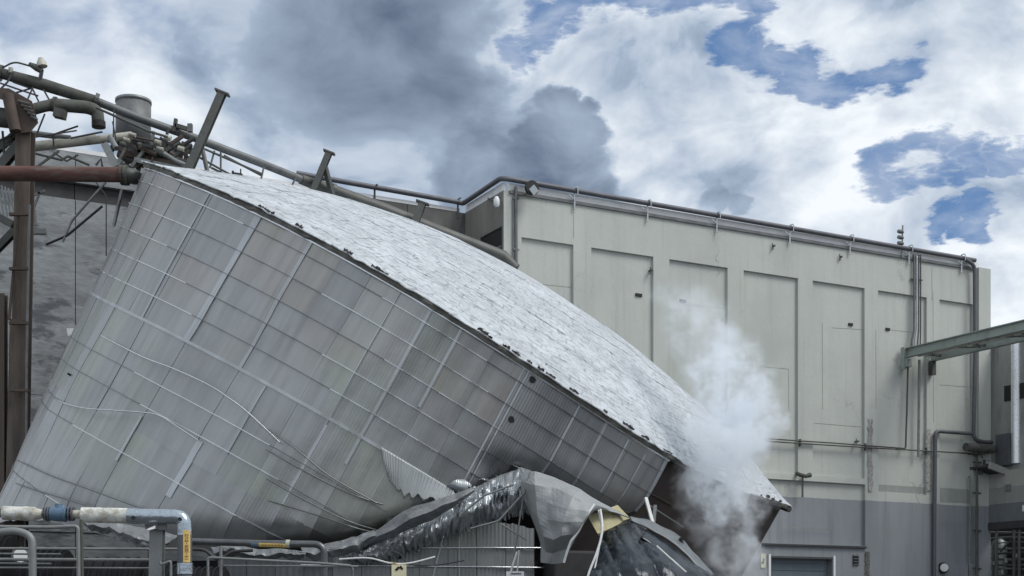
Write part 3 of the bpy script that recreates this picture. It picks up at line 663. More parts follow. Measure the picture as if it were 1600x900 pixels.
MB().tube([FW.P(1475.5, 887, .12), FW.P(1475.5, 887, .20)], [.17, .15], 18).build('cap', 'lamp_white', vt)
MB().tube([FW.P(1479, 885, .19), FW.P(1479, 885, .22)], .05, 10).build('nozzle', 'black', vt)

# ================================================================== PIPE BRIDGE AND ANNEX (right edge)
e_dir = nF.copy()
br = thing('pipe_bridge', 'green-grey steel pipe bridge jutting from the facade past the right edge', 'bridge', FW.P(1430, 556, .1))
def along(p, L): return p + e_dir * L
b0 = FW.P(1414, 552, .05); b0.z -= .0
h_b = .36
b1 = FW.W((b0 - FW.A).dot(dF) + 1.35, b0.z - .02, .05)
for s_, q in enumerate((b0, b1)):
    MB().ibeam(q, along(q, 17), .22, h_b, .035).build('beam', 'green_grey_paint', br)
for k in range(15):
    L0 = .6 + k * 1.1
    MB().bar(along(b0, L0) + dF * .12 - Vector((0, 0, .06)), along(b1, L0 + (.9 if k % 2 else 0)) - dF * .12 - Vector((0, 0, .06)), .10, .08).build('cross_brace', 'steel_dark', br)
MB().tube([along(b0, .2) + dF * .5 - Vector((0, 0, .03)), along(b0, 17) + dF * .5 - Vector((0, 0, .03))], .10, 10).build('pipe', 'pale_pipe', br, smooth=True)
MB().tube([along(b0, .2) + dF * .85 - Vector((0, 0, .03)), along(b0, 17) + dF * .85 - Vector((0, 0, .03))], .07, 10).build('pipe', 'galvanised', br, smooth=True)
MB().box(FW.P(1412, 560, .1), dF * .06, nF * .09, Vector((0, 0, .42))).build('wall_plate', 'green_grey_paint', br)
MB().box(FW.W((b1 - FW.A).dot(dF), b1.z - .45, .12), dF * .10, nF * .10, Vector((0, 0, .26))).build('wall_bracket', 'steel_dark', br)
MB().box(FW.W((b0 - FW.A).dot(dF) - .0, b0.z - .40, .16), dF * .13, nF * .13, Vector((0, 0, .15))).build('wall_bracket', 'green_grey_paint', br)
# annex wall, perpendicular to the facade, coming towards the camera
AW = Wall(FW.W(t_end + .02, 0), nF, -dF)
ax = thing('annex_building', 'low annex with cream and grey painted bands at the far right edge', 'building', AW.W(4, 0, -2))
def aband(y_top, y_bot, m_, off=0.0):
    z1_, z0_ = AW.tz(1546, y_top)[1], AW.tz(1546, y_bot)[1]
    MB().box(AW.W(6, (z0_ + z1_) / 2, -.2 + off), nF * 6, dF * .2, Vector((0, 0, (z1_ - z0_) / 2 - .003))).build('wall_band', m_, ax)
    return z0_, z1_
mat('band_cream', (.36, .365, .335), .85, var=.12, stretch=(1, 1, .3), dirt=(.24, .24, .22), dirt_amt=.5)
mat('band_mid', (.27, .275, .265), .85, var=.12, stretch=(1, 1, .3), dirt=(.18, .18, .17), dirt_amt=.5)
mat('band_grey', (.15, .165, .18), .85, var=.12, stretch=(1, 1, .3), dirt=(.10, .11, .12), dirt_amt=.5)
aband(738, 764, 'band_cream'); aband(764, 789, 'band_mid', .004); aband(789, 817, 'band_grey', .008)
zlow = aband(817, 828, 'soffit_dark', .06)
MB().box(AW.P(1575, 762, .02), nF * .14, dF * .02, Vector((0, 0, .13))).build('vent_grille', 'steel_grey', ax)
MB().box(AW.P(1601, 794, .02), nF * .10, dF * .02, Vector((0, 0, .12))).build('sign_plate', 'sign_white', ax)
# open undercroft behind: back wall and equipment
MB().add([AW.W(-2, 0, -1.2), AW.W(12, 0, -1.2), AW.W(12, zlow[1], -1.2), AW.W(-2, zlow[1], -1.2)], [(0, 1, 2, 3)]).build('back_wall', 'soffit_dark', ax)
# upper set-back wall
uz0, uz1 = AW.tz(1546, 738)[1], AW.tz(1546, 538)[1]
mb = MB().box(AW.W(4, (uz0 + uz1) / 2, -.55), nF * 4.2, dF * .2, Vector((0, 0, (uz1 - uz0) / 2)))
mb.build('upper_wall', 'far_wall', ax)
MB().box(AW.W(1.3, uz1 - 2.0, -.34), nF * .7, dF * .03, Vector((0, 0, .3))).build('opening', 'black', ax)
MB().box(AW.W(4, uz1 + .06, -.55), nF * 4.3, dF * .28, Vector((0, 0, .06))).build('coping', 'steel_grey', ax)
MB().box(AW.P(1569, 703, -.2), nF * .32, dF * .12, Vector((0, 0, .62))).build('tank_cabinet', 'pipe_slate', ax)
cn = thing('canopy', 'sloping steel canopy over the annex next to the square floodlight', 'canopy', AW.P(1550, 730, .2))
ca, cb = FW.P(1546, 727, .9), FW.P(1546, 727, .9) + dF * 2.6 + Vector((0, 0, -.62))
MB().bar(ca, cb, .10, .26).build('edge_beam', 'far_wall', cn)
MB().box((ca + cb) / 2 - nF * .7 + Vector((0, 0, -.02)), (cb - ca) / 2, nF * .62, Vector((0, 0, .04))).build('deck', 'soffit_dark', cn)
du = thing('vertical_duct', 'shiny ribbed metal duct standing behind the pipe bridge', 'duct', AW.P(1588, 720, -.4))
dtop = AW.P(1588, 548, -.35); dbot = AW.P(1588, 724, -.35)
N_ = 15
for k in range(N_):
    a_ = dtop.lerp(dbot, k / N_); b_ = dtop.lerp(dbot, (k + 1) / N_)  # spiral duct sections
    MB().tube([a_, a_ + (b_ - a_) * .96], [.20, .197], 18).build('duct_section', 'bright_duct', du, smooth=True)
    MB().tube([a_ + (b_ - a_) * .95, b_ + (b_ - a_) * .005], .2035, 18).build('joint_ring', 'bright_duct', du, smooth=True)
MB().tube(arc_path([dtop + Vector((0, 0, -.02)), dtop + Vector((.0, 0, .32)), dtop + Vector((.55, .15, .55)), dtop + Vector((1.3, .3, .6))], .3), .21, 18).build('elbow', 'bright_duct', du, smooth=True)
# undercroft equipment
uc = thing('process_vessel', 'squat grey vessel in the dark undercroft of the annex', 'vessel', AW.P(1562, 900, -1.5))
c = AW.P(1561, 858, -.75)
MB().tube([Vector((c.x, c.y, .2)), Vector((c.x, c.y, c.z)), Vector((c.x, c.y, c.z + .3)), Vector((c.x, c.y, c.z + .42))], [.32, .32, .28, .1], 20).build('vessel', 'steel_grey', uc, smooth=True)
rk = thing('pipe_rack', 'tangle of small grey pipes in the annex undercroft', 'pipes', AW.P(1570, 900, -.6))
rnd = random.Random(11)
for k in range(9):
    y = 832 + k * 8.3
    MB().tube([AW.P(1543, y + rnd.uniform(-2, 2), -.5), AW.P(1580, y + rnd.uniform(-2, 2), -.5), AW.P(1625, y + rnd.uniform(-3, 3), -.5)], rnd.uniform(.025, .055), 8).build('pipe', rnd.choice(['steel_dark', 'pipe_grey', 'steel_grey']), rk, smooth=True)
for px in (1557, 1584, 1592):
    MB().bar(Vector((*AW.P(px, 840, -.35).xy, 0)), AW.P(px, 828, -.35), .10, .10).build('post', 'steel_dark', rk)
MB().bar(AW.P(1563, 862, -.3), AW.P(1584, 840, -.3), .06, .06).build('brace', 'steel_dark', rk)
for (px, y) in [(1553, 880), (1572, 876), (1566, 893), (1590, 868)]:
    MB().tube([AW.P(px, y - 3, -.38), AW.P(px, y + 3, -.38)], [.07, .09], 10).build('valve', 'steel_grey', rk, smooth=True)

# ================================================================== COLLAPSED TANK
# shape: cylinder of radius TR, leaning about 30 degrees to the right, ovalised and slightly warped
TR, TS, TD, RISE = 8.5, .4993, .4196, 2.05
pa = np.array([.0357, .0112, .0942, .1455, .2143, -.1276, -.0570, .0478])
pr = np.array([.2184, .1145, .0620, .0531, .0706, -.0749, -.2016, .0712])
ta_, tb_ = .5122, .1433
TN = np.array([math.sin(ta_) * math.cos(tb_), -math.sin(tb_), math.cos(ta_) * math.cos(tb_)])
TU = np.cross([0, 1, 0], TN); TU /= np.linalg.norm(TU); TV = np.cross(TN, TU)
TC = np.array([(756.9577 - 800) / F * 32.9106, 32.9106, EYE + (H0 - 552.4035) / F * 32.9106])
def tankP(thd, hm, off=0.0, r=TR):
    """point on the wall: angle in degrees, metres below the rim, outward offset (r < TR with hm < 0 gives the roof)"""
    thd = np.asarray(thd, float); hm = np.asarray(hm, float); r = np.asarray(r, float); off = np.asarray(off, float)
    t = np.radians(thd); k = np.maximum(hm, 0) / TS / 6
    c, s_, c2, s2, c3, s3 = np.cos(t), np.sin(t), np.cos(2 * t), np.sin(2 * t), np.cos(3 * t), np.sin(3 * t)
    H = [c2, s2, c3, s3, k * c, k * s_, k * c2, k * s2]
    axd = sum(a * h for a, h in zip(pa, H)) * (r / TR) ** 2
    rad = sum(a * h for a, h in zip(pr, H)) * (r / TR)
    N = c[..., None] * TU + s_[..., None] * TV
    P = TC + (axd - hm)[..., None] * TN + (r + rad + off)[..., None] * N
    dth = (thd - 345 + 180) % 360 - 180
    wg = np.exp(-(dth / 27.0) ** 2) * (r / TR) ** 3 * np.exp(-np.maximum(hm, 0) / 9.0)
    return P + wg[..., None] * np.array([-.60, 0, .58])
def tp(thd, hm, off=0.0): return Vector(tankP(thd, hm, off))
# inverse map from picture position to wall angle / depth, used to set the torn edge where it is
GT, GH = np.meshgrid(np.arange(196, 330, .2), np.arange(0, 13, .04), indexing='ij')
GP = tankP(GT, GH); GX = 800 + F * GP[..., 0] / GP[..., 1]; GY = H0 - F * (GP[..., 2] - EYE) / GP[..., 1]
def inv(px, py):
    i = np.argmin((GX - px) ** 2 + (GY - py) ** 2); return float(GT.flat[i]), float(GH.flat[i])
edge_px = [(-120, 785), (-60, 792), (0, 806), (60, 812), (120, 822), (160, 836), (200, 846), (260, 856), (330, 862), (420, 866), (514, 866), (560, 853), (592, 840), (661, 810), (720, 782), (767, 758), (809, 738), (860, 752), (935, 790), (985, 803), (1010, 800)]
edge = sorted(inv(*p) for p in edge_px)
ET = np.array([e[0] for e in edge]); EH = np.array([e[1] for e in edge])
def hend(thd): return np.interp(thd, ET, EH)
th_rip, _ = inv(660, 780); th_pk, h_pk = inv(775, 735)
def dent(thd, hm):
    d = hend(thd) - hm
    fold = np.clip(1 - d / np.interp(thd, [255, 268, 276, 284], [.9, .75, .6, .45]), 0, 1) ** 2 * np.interp(thd, [225, 262, 270, 277, 284, 296], [.05, .28, .8, .5, .22, .12])
    lump = .22 * np.exp(-((thd - th_pk) / 2.0) ** 2 - ((hm - h_pk) / .3) ** 2)
    wav = .018 * np.sin(thd * 1.3) * np.sin(hm * 2.1 + thd * .4) + .02 * np.sin(thd * .37 + hm * .9)
    return fold + lump + wav
def cladP(thd, hm, off=0.0): return tankP(thd, hm, np.asarray(off) - dent(np.asarray(thd, float), np.asarray(hm, float)))
def cp(t, h, off=0.0): return Vector(cladP(np.array(t), np.array(h), off))

tank = thing('collapsed_tank', 'huge silver tank leaning over with torn aluminium cladding and pale domed roof', 'tank', (-2.5, 33, 0))
hr = [0] + [(k - TD) * TS for k in range(1, 26)]
STEP = 4.48; TH0 = 250.4
cols_ = [TH0 + STEP * k for k in range(-12, 13)]
T_RIGHT = 306.8
cols_ = [c for c in cols_ if c < T_RIGHT - 1] + [T_RIGHT]
rows = [hr[0], hr[3], hr[6], hr[10], hr[14], hr[18], hr[22]]
rnd = random.Random(21)
NU, NV = 5, 12
for ci in range(len(cols_) - 1):
    a, b = cols_[ci], cols_[ci + 1]; hmax = float(max(hend(a), hend(b)))
    for ri in range(len(rows) - 1):
        h0, h1 = rows[ri], rows[ri + 1]
        if h0 > hmax - .08: break
        g = .0012 / TR * 57.3
        tt, hh = np.meshgrid(np.linspace(a + g, b - g, NU), np.linspace(h0 + .006, h1 + .02, NV))
        lim = hend(tt) + np.array([[.05 * mn.noise((float(x) * 2.3, 3.0, ri)) for x in r_] for r_ in tt])
        ff = (hh - hh[0:1]) / (hh[-1:] - hh[0:1]); hh = h0 + .006 + np.maximum(np.minimum(h1 + .02, lim) - h0 - .006, .002) * ff
        bow = .004 * np.sin((tt - a) / (b - a) * math.pi) * rnd.uniform(-1, 1.5)
        tilt = (rnd.uniform(-.004, .006)) * (hh - h0)
        P = cladP(tt, hh, .012 + .010 * (ri % 2) * 0 + bow + tilt + .007 * ((ci % 2)))
        uv = [(x * TR * math.pi / 180, y) for x, y in zip(tt.ravel(), hh.ravel())]
        m_ = 'aluminium_ribbed' if (281 < a + 1 < 300 and ri < 2) else 'aluminium_cladding'
        tm = math.radians((a + b) / 2); nin = -(math.cos(tm) * TU + math.sin(tm) * TV) * .014
        MB().grid([tuple(p) for p in P.reshape(-1, 3)], NU, NV, True).skirt(NU, NV, nin, True).build('cladding_panel', m_, tank, uv=uv, smooth=True)
# inner shell (exposed, brown, where the cladding is gone)
tt, hh = np.meshgrid(np.linspace(195, 555, 181), np.linspace(0, 1, 24))
hl = np.where((tt > 300) & (tt < 400), 7.6, np.interp(tt, ET, EH - .35, right=7.0))
hl = np.where(tt > 400, 5.0, hl)
hs = hh * np.maximum(hl, .5)
dn_ = np.where((tt < 306) , dent(np.minimum(tt, 306), hs), 0)
P = tankP(tt, hs, -.16 - dn_)
P[..., 2] = np.maximum(P[..., 2], .05)
MB().grid([tuple(p) for p in P.reshape(-1, 3)], 181, 24, True).build('shell', 'shell_brown', tank, smooth=True)
# stud rails on the exposed shell
for k in (2, 4, 6, 9, 12):
    MB().tube([tp(t, hr[k], -.13) for t in np.linspace(305, 332, 14)], .018, 6).build('stud_rail', 'rust', tank)
# bands round the cladding
def band(h, ta, tb2, wd, m_, off=.034, name='band', lift=None):
    n = max(8, int((tb2 - ta) / 1.2)); P = []
    for t in np.linspace(ta, tb2, n):
        for (dh, do) in ((-wd / 2, -.04), (-wd / 2, .006), (wd / 2, .006), (wd / 2, -.04)):
            P.append(cp(t, min(h, float(hend(t))) + dh, off + do))
    MB().grid(P, 4, n).build(name, m_, tank)
GLINTCUT = [[236, 259, 282], [240, 262, 277], [232, 255, 279], [229, 266, 284]]  # angles where the painted reflections on each band begin and end
for k in range(1, 17):
    h = hr[k]
    if k in (7, 10, 12, 13, 15): continue
    # band runs while it is above the torn edge
    ts_ = [t for t in np.arange(197, T_RIGHT, .6) if hend(t) > h + .12]
    if len(ts_) < 5: continue
    seg, prev = [ts_[0]], ts_[0]
    for t in ts_[1:] + [999]:
        if t - prev > 1.5:
            if prev - seg[0] > 4:
                cuts = [seg[0]] + [c for c in GLINTCUT[k % 4] if seg[0] + 1 < c < prev - 1] + [prev]
                for q in range(len(cuts) - 1):
                    bright = (q % 2 == 0) if k < 8 else (q % 3 == 1)  # reflections painted as alternating bright and dull lengths of steel
                    band(h, cuts[q], cuts[q + 1], .06 if k == 6 else (.015 if bright else .013), 'seam_steel' if k == 6 else ('band_steel' if bright else 'band_dull'))
            seg = [t]
        prev = t
# vertical cover strips
def strip(t, h0, h1, wd, m_='seam_metal', off=.030, name='cover_strip'):
    n = max(6, int((h1 - h0) / .25)); dt = wd / TR * 57.3 / 2; P = []; uv = []
    for h in np.linspace(h0, h1, n):
        h = min(h, float(hend(t)))
        jt = .02 * wd * 57 / TR * mn.noise((h * 3, t, 0)) * 6
        for (x, o) in ((-dt, -.04), (-dt, .005), (dt, .005), (dt, -.04)):
            P.append(cp(t + x + jt, h, off + o)); uv.append((t * .148 + x, h))
    MB().grid(P, 4, n).build(name, m_, tank, uv=uv)
h6 = hr[6]
for (x, y, wd, h1) in [(329, 303, .05, h6), (404, 337, .15, h6), (489, 379, .065, h6), (627, 456, .025, h6 + 1.5), (675, 484, .055, h6 + .6), (723, 513, .05, h6 * .62), (820, 574, .035, 3.5), (906, 631, .045, 2.2), (947, 660, .04, 2.0)]:
    strip(inv(x, y)[0], .02, h1, wd)
strip(inv(820, 574)[0] + .7, .02, 3.4, .03)
for (x0, y0, x1, y1, wd) in [(416, 604, 355, 708, .045), (314, 689, 264, 775, .13), (512, 663, 440, 790, .04), (222, 650, 185, 722, .06), (985, 690, 932, 765, .03), (1010, 710, 960, 790, .03)]:
    (t0, h0), (t1, h1) = inv(x0, y0), inv(x1, y1); strip((t0 + t1) / 2, h0, h1, wd)
# edge trim where cladding is torn off on the right
strip(T_RIGHT - .35, .02, 2.1, .10, 'seam_metal')
# loose bands hanging away from the wall
for pts in [[(75, 609, 0), (100, 628, .05), (140, 643, .15), (190, 648, .2), (235, 650, .2), (262, 655, .2), (290, 672, .15), (315, 690, .05)],
            [(165, 528, .02), (230, 560, .1), (285, 580, .16), (335, 604, .2), (365, 625, .15), (392, 648, .03), (440, 690, .03)],
            [(35, 722, .03), (90, 745, .1), (150, 768, .14), (222, 795, .1)], [(30, 758, .03), (80, 772, .1), (140, 792, .12)],
            [(420, 670, .03), (470, 706, .1), (520, 745, .16), (590, 785, .1)], [(420, 748, .03), (480, 782, .1), (545, 812, .2), (590, 830, .1)], [(420, 782, .03), (500, 805, .12), (560, 822, .2), (600, 838, .1)],
            [(420, 704, .03), (490, 742, .05), (560, 775, .06), (660, 806, .05)]]:
    P = [cp(*inv(x, y), .06 + o) for x, y, o in pts]
    MB().tube(spline(P, 6), .014, 6).build('loose_band', 'band_steel' if pts[0][0] in (75, 165) else 'band_dull', tank, smooth=True)
# holes
for (x, y) in [(832, 594), (798, 656)]:
    t, h = inv(x, y); P = []
    n = 12
    for q in range(n):
        rr = .065 * (1 + .3 * mn.noise((q * 1.7, x, 0))); P.append(cp(t + rr * math.cos(q * 6.283 / n) / TR * 57.3, h + rr * math.sin(q * 6.283 / n), .030))
    MB().add(P, [tuple(range(n))[::-1]]).build('hole', 'black', tank)
for (x, y, w2) in [(112, 587, .05)]:
    t, h = inv(x, y); MB().box(cp(t, h, .03), Vector(TU) * w2, Vector(TN) * .02, Vector(TV) * .02).build('hole', 'black', tank)
# torn flap of ribbed sheet under the heavy band
fl_pts = [[(596, 700, .01), (630, 719, .03), (668, 741, .05), (709, 766, .10)],
          [(600, 722, .02), (628, 742, .05), (662, 757, .08), (705, 771, .14)],
          [(606, 745, .0), (628, 768, .06), (658, 776, .12), (702, 779, .2)]]
rowsP = [spline([tp(*inv(x, y), o + .03) for x, y, o in r], 10) for r in fl_pts]
cols2 = [spline([r[i] for r in rowsP], 6) for i in range(len(rowsP[0]))]
nu, nv = len(cols2), len(cols2[0]); P = []; uv = []
for j in range(nv):
    for i in range(nu):
        p = cols2[i][j].copy()
        if j >= nv - 3: p.z += (j - nv + 4) / 3 * (.14 * mn.noise((i * .45, 7, 0)) + .08 * mn.noise((i * 1.3, 2, 0)))
        P.append(p); uv.append((i * .042, j * .07))
MB().grid(P, nu, nv, True).build('torn_flap', 'aluminium_flap', tank, uv=uv, smooth=True, solid=.008)
fl2 = [[(706, 764, .2), (712, 770, .3), (716, 764, .25)], [(698, 778, .4), (706, 779, .5), (712, 776, .4)]]
P = [tp(*inv(x, y), o) for r in fl2 for x, y, o in r]
MB().grid(P, 3, 2, True).build('torn_corner', 'aluminium_crumpled', tank, uv=[(0, 0)] * 6, solid=.008)
# curled shreds along the fold
rnd = random.Random(5)
for k in range(15):
    x = rnd.uniform(520, 830); yb = np.interp(x, [514, 592, 661, 720, 767, 830], [862, 838, 808, 778, 752, 742]); t, h = inv(x, float(yb) - rnd.uniform(0, 9))
    L, W2 = rnd.uniform(.06, .36), rnd.uniform(.05, .3); P = []
    base = tp(t, h, -dent(np.array(t), np.array(h)) + .05); tan = (tp(t + 1, h) - tp(t, h)).normalized(); dn = (Vector((0, -.7, -.5)) + Vector((rnd.uniform(-1.2, 1.2), 0, rnd.uniform(-.4, 1.1)))).normalized()
    for j in range(5):
        for i in range(3):
            P.append(base + tan * W2 * (i - 1) * (1 - .12 * j) + dn * L * j / 4 + Vector((0, -.10 * math.sin(j * .8), .10 * (j / 4) ** 2 * rnd.uniform(.4, 1.5))))
    MB().grid(P, 3, 5).build('torn_shred', 'aluminium_crumpled', tank, uv=[(p.x * 2, p.z) for p in P], smooth=True, solid=.006)
# left bottom edge: ragged sheet hanging behind the foreground pipes
for rag in ([[(128, 806, 25.2), (170, 815, 25.0), (205, 822, 24.9), (240, 828, 24.8), (278, 838, 24.7)], [(130, 817, 25.0), (165, 824, 24.8), (200, 836, 24.6), (230, 844, 24.5), (264, 848, 24.5)], [(136, 823, 25.2), (160, 831, 25.0), (194, 846, 24.7), (222, 858, 24.6), (250, 852, 24.7)]],
            [[(330, 856, 24.4), (360, 852, 24.2), (400, 858, 24.2), (440, 858, 24.2), (480, 862, 24.2)], [(336, 864, 24.2), (362, 858, 24.0), (398, 868, 24.1), (442, 864, 24.0), (478, 868, 24.1)], [(340, 869, 24.5), (366, 870, 24.3), (396, 874, 24.3), (440, 872, 24.3), (474, 873, 24.3)]],
            [[(470, 856, 24.4), (500, 852, 24.3), (530, 846, 24.3), (556, 838, 24.3), (584, 828, 24.4)], [(476, 864, 24.2), (504, 862, 24.1), (534, 857, 24.05), (562, 848, 24.1), (590, 836, 24.2)], [(478, 872, 24.4), (506, 872, 24.3), (536, 868, 24.3), (566, 858, 24.3), (592, 846, 24.4)]]):
    P, nu, nv = facet(rag, 8, 6)
    for i, p in enumerate(P):
        edge_ = (i // nu) / (nv - 1)
        P[i] = p + Vector((.03 * mn.noise(p * 4), .16 * (.3 - abs(mn.noise(p * 2.6))) + .05 * mn.noise(p * 7), edge_ * (.12 * mn.noise(Vector((p.x * 5, 1, 3))) + .06 * mn.noise(Vector((p.x * 13, 4, 3)))) + .02 * mn.noise(p * 6)))
    MB().grid(P, nu, nv).build('torn_skirt', 'torn_skirt', tank, solid=.01)

# roof: dome base, rim, overlapping membrane sheets
RS = (TR * TR + RISE * RISE) / (2 * RISE)
def domeh(r): return -(np.sqrt(RS * RS - np.asarray(r) ** 2) - (RS - RISE))
def roofP(t, r, lift=0.0):
    hh = domeh(np.minimum(r, TR)); return tankP(t, hh - lift, 0.0, r)
nt_, nr_ = 121, 18
tt, rr = np.meshgrid(np.linspace(0, 360, nt_), np.linspace(.05, TR - .02, nr_))
P = roofP(tt, rr, .115 * np.exp(-(TR - rr) * 1.2) + .003)
roof = MB().grid([tuple(p) for p in P.reshape(-1, 3)], nt_, nr_, True).build('roof', 'roof_membrane', tank, smooth=True, uv=[(a_ * .12, b_) for a_, b_ in zip(tt.ravel(), rr.ravel())])
# rim
P = []; prof = [(0.0, .03), (.0, .08), (-.05, .09), (-.095, .08), (-.115, .02), (-.12, -.25)]
ths = np.linspace(195, 555, 300)
for t in ths:
    for i, (dh, o) in enumerate(prof):
        jn = .020 * mn.noise((t * .9, i * 2.0, 0)) + .015 * mn.noise((t * 3.1, i * 2.0, 5))
        P.append(tp(t, dh + .0 + (jn if i else 0), o + jn))
MB().grid(P, len(prof), len(ths)).build('rim', 'rim_concrete', tank)
P = []
for t in np.linspace(197, T_RIGHT, 120):
    P += [tp(t, .03, .04), tp(t, .03, .055), tp(t, .0, .055), tp(t, .0, .04)]
MB().grid(P, 4, 120).build('rim_trim', 'band_steel', tank)
# membrane sheets (near side of the dome, where the lens sees them)
rnd = random.Random(9)
r_rows = [8.62, 8.1, 7.5, 6.85, 6.15, 5.4, 4.6, 3.7, 2.7]
cnt = 0
for ri in range(len(r_rows) - 1):
    ro, rin = r_rows[ri], r_rows[ri + 1] - .10
    w_arc = rnd.uniform(.8, 1.0); t = 186 + rnd.uniform(0, 6)
    while t < 372:
        dt = w_arc * rnd.uniform(.7, 1.35) / ro * 57.3
        NU2, NV2 = 7, 4; P = []; uvr = []
        lf = rnd.uniform(.002, .008); tl = rnd.uniform(-.006, .012)
        sk = rnd.uniform(-.2, .2)
        for j in range(NV2):
            for i in range(NU2):
                fu, fv = i / (NU2 - 1), j / (NV2 - 1)
                r_ = ro + (rin - ro) * fv
                jag = (.10 if ri == 0 else .05) * mn.noise((t * 1.7 + i * 1.3, ri * 5.0, 2)) if j == 0 else 0
                r_ += jag + (.05 * mn.noise((i * .7, t, 3)) if j == 0 else 0)
                tq = t + dt * (fu * 1.10 - .05) + sk * dt * fv + (dt * .06 * mn.noise((j * 1.1, t, 8)) if i in (0, NU2 - 1) else 0)
                uvr.append((tq * .12, r_)); lift = .006 + lf + tl * (1 - fv) * (fu - .3) + .020 * mn.noise((tq * .22, r_ * 1.2, 4)) + (.006 * (1 - fv)) + .003 * (cnt % 2)
                if ri == 0 and j == 0: lift += -.03 - .05 * max(0, mn.noise((tq * .8, 1, 6)))
                if ri == 0: P.append(Vector(tankP(np.array(tq), domeh(min(r_, TR)) - .115 * np.exp(-(TR - min(r_, TR)) * 1.2) - lift, 0.0, r_)))
                else: P.append(Vector(tankP(np.array(tq), domeh(r_) - .115 * np.exp(-(TR - min(r_, TR)) * 1.2) - lift, 0.0, r_)))
        MB().grid(P, NU2, NV2, True).skirt(NU2, NV2, Vector(TN) * -.016, True).build('roof_sheet', 'roof_membrane', roof, loc=tank.location, smooth=True, uv=uvr)
        cnt += 1; t += dt
# dark torn tabs along the eaves
rnd = random.Random(4)
for k in range(26):
    t = rnd.choice([rnd.uniform(238, 262), rnd.uniform(268, 308), rnd.uniform(283, 308), rnd.uniform(330, 348)])
    b_ = tp(t, -.125, .06); tan = (tp(t + 1, 0) - tp(t, 0)).normalized(); up = Vector(TN)
    s_ = rnd.uniform(.03, .15); h_ = rnd.uniform(.015, .06); n = 6
    outw = (b_ - tp(t, -.125, -.5)).normalized()
    P = [b_ + tan * s_ * (q / 3 - 1) + up * (h_ * rnd.uniform(.2, 1)) + outw * rnd.uniform(.0, .05) for q in range(n + 1)] + [b_ + tan * s_ * (q / 3 - 1) - up * (.02 * rnd.uniform(.2, 1)) + outw * .03 for q in range(n + 1)]
    MB().grid(P, n + 1, 2).build('eaves_tab', 'soffit_dark', roof, loc=tank.location, solid=.012)

# ------------------------------------------------------------------ standing stump of the tank
stump = thing('tank_stump', 'upright lower ring of the tank with corrugated cladding beneath the buckled wall', 'tank', (-2.9, 33.2, 0))
SC = Vector((-2.9, 33.2, 0))
def stP(px, z=None, py=None, off=0.0):
    """near face of the stump under picture column px"""
    k = (px - 800) / F; R0 = 8.5 + off
    a = 1 + k * k; b = -2 * (k * SC.x + SC.y); c = SC.x ** 2 + SC.y ** 2 - R0 * R0
    Y = (-b - math.sqrt(max(0, b * b - 4 * a * c))) / (2 * a)
    return Vector((k * Y, Y, z if z is not None else EYE + (H0 - py) / F * Y))
top_x = [-40, 150, 340, 420, 500, 560, 600, 640, 690, 720, 760, 800, 840, 870]
top_y = [880, 878, 872, 870, 868, 868, 862, 852, 836, 826, 815, 818, 828, 838]
xs = [340 + 45 * k for k in range(12)]
rnd = random.Random(14)
for i in range(len(xs) - 1):
    if xs[i] > 850: break
    x0, x1 = xs[i] + .5, min(xs[i + 1] - .3, 862); P = []; uv = []; n = 9
    for j in range(8):
        for q in range(n):
            x = x0 + (x1 - x0) * q / (n - 1); yt = np.interp(x, top_x, top_y) + 3 * mn.noise((x * .15, 1, 0))
            zt = stP(x, py=yt).z; z = .1 + (zt - .1) * j / 7
            P.append(stP(x, z=z, off=.01 + .012 * (i % 2) + .02 * mn.noise((x * .05, z * 1.5, 3)))); uv.append((x * .0115, z))
    MB().grid(P, n, 8).skirt(n, 8, (0, .03, 0)).build('cladding_panel', 'aluminium_stump' if x0 > 520 else 'aluminium_stump_shade', stump, uv=uv, smooth=True)  # left panels get the copy with shade in its colour
for (y, x0, x1, r) in [(856, 610, 845, .016), (884, 470, 850, .016)]:
    MB().tube([stP(x, py=y + (x - 600) * .012 * (1 if y > 870 else 0), off=.05) for x in np.linspace(x0, x1, 18)], r, 6).build('band', 'band_steel', stump, smooth=True)
MB().tube([stP(693, py=834, off=.05), stP(676, py=905, off=.05), stP(660, py=960, off=.05)], .02, 6).build('cover_strip', 'seam_metal', stump, uv=None)
MB().tube([stP(717, py=830, off=.04), stP(718, py=960, off=.04)], .014, 6).build('cover_strip', 'seam_metal', stump)
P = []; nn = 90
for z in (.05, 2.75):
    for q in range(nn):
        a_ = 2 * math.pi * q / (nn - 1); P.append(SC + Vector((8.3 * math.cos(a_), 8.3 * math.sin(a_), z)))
MB().grid(P, nn, 2).build('shell', 'gap_shade', stump, smooth=True)  # shell coloured near black, as if in deep shade
n = 12; P = []
t_ = stP(624, py=871, off=.035)
for q in range(n): P.append(t_ + Vector((.035 * math.cos(q * .5236), 0, .035 * math.sin(q * .5236))))
MB().add(P, [tuple(range(n))]).build('hole', 'black', stump)

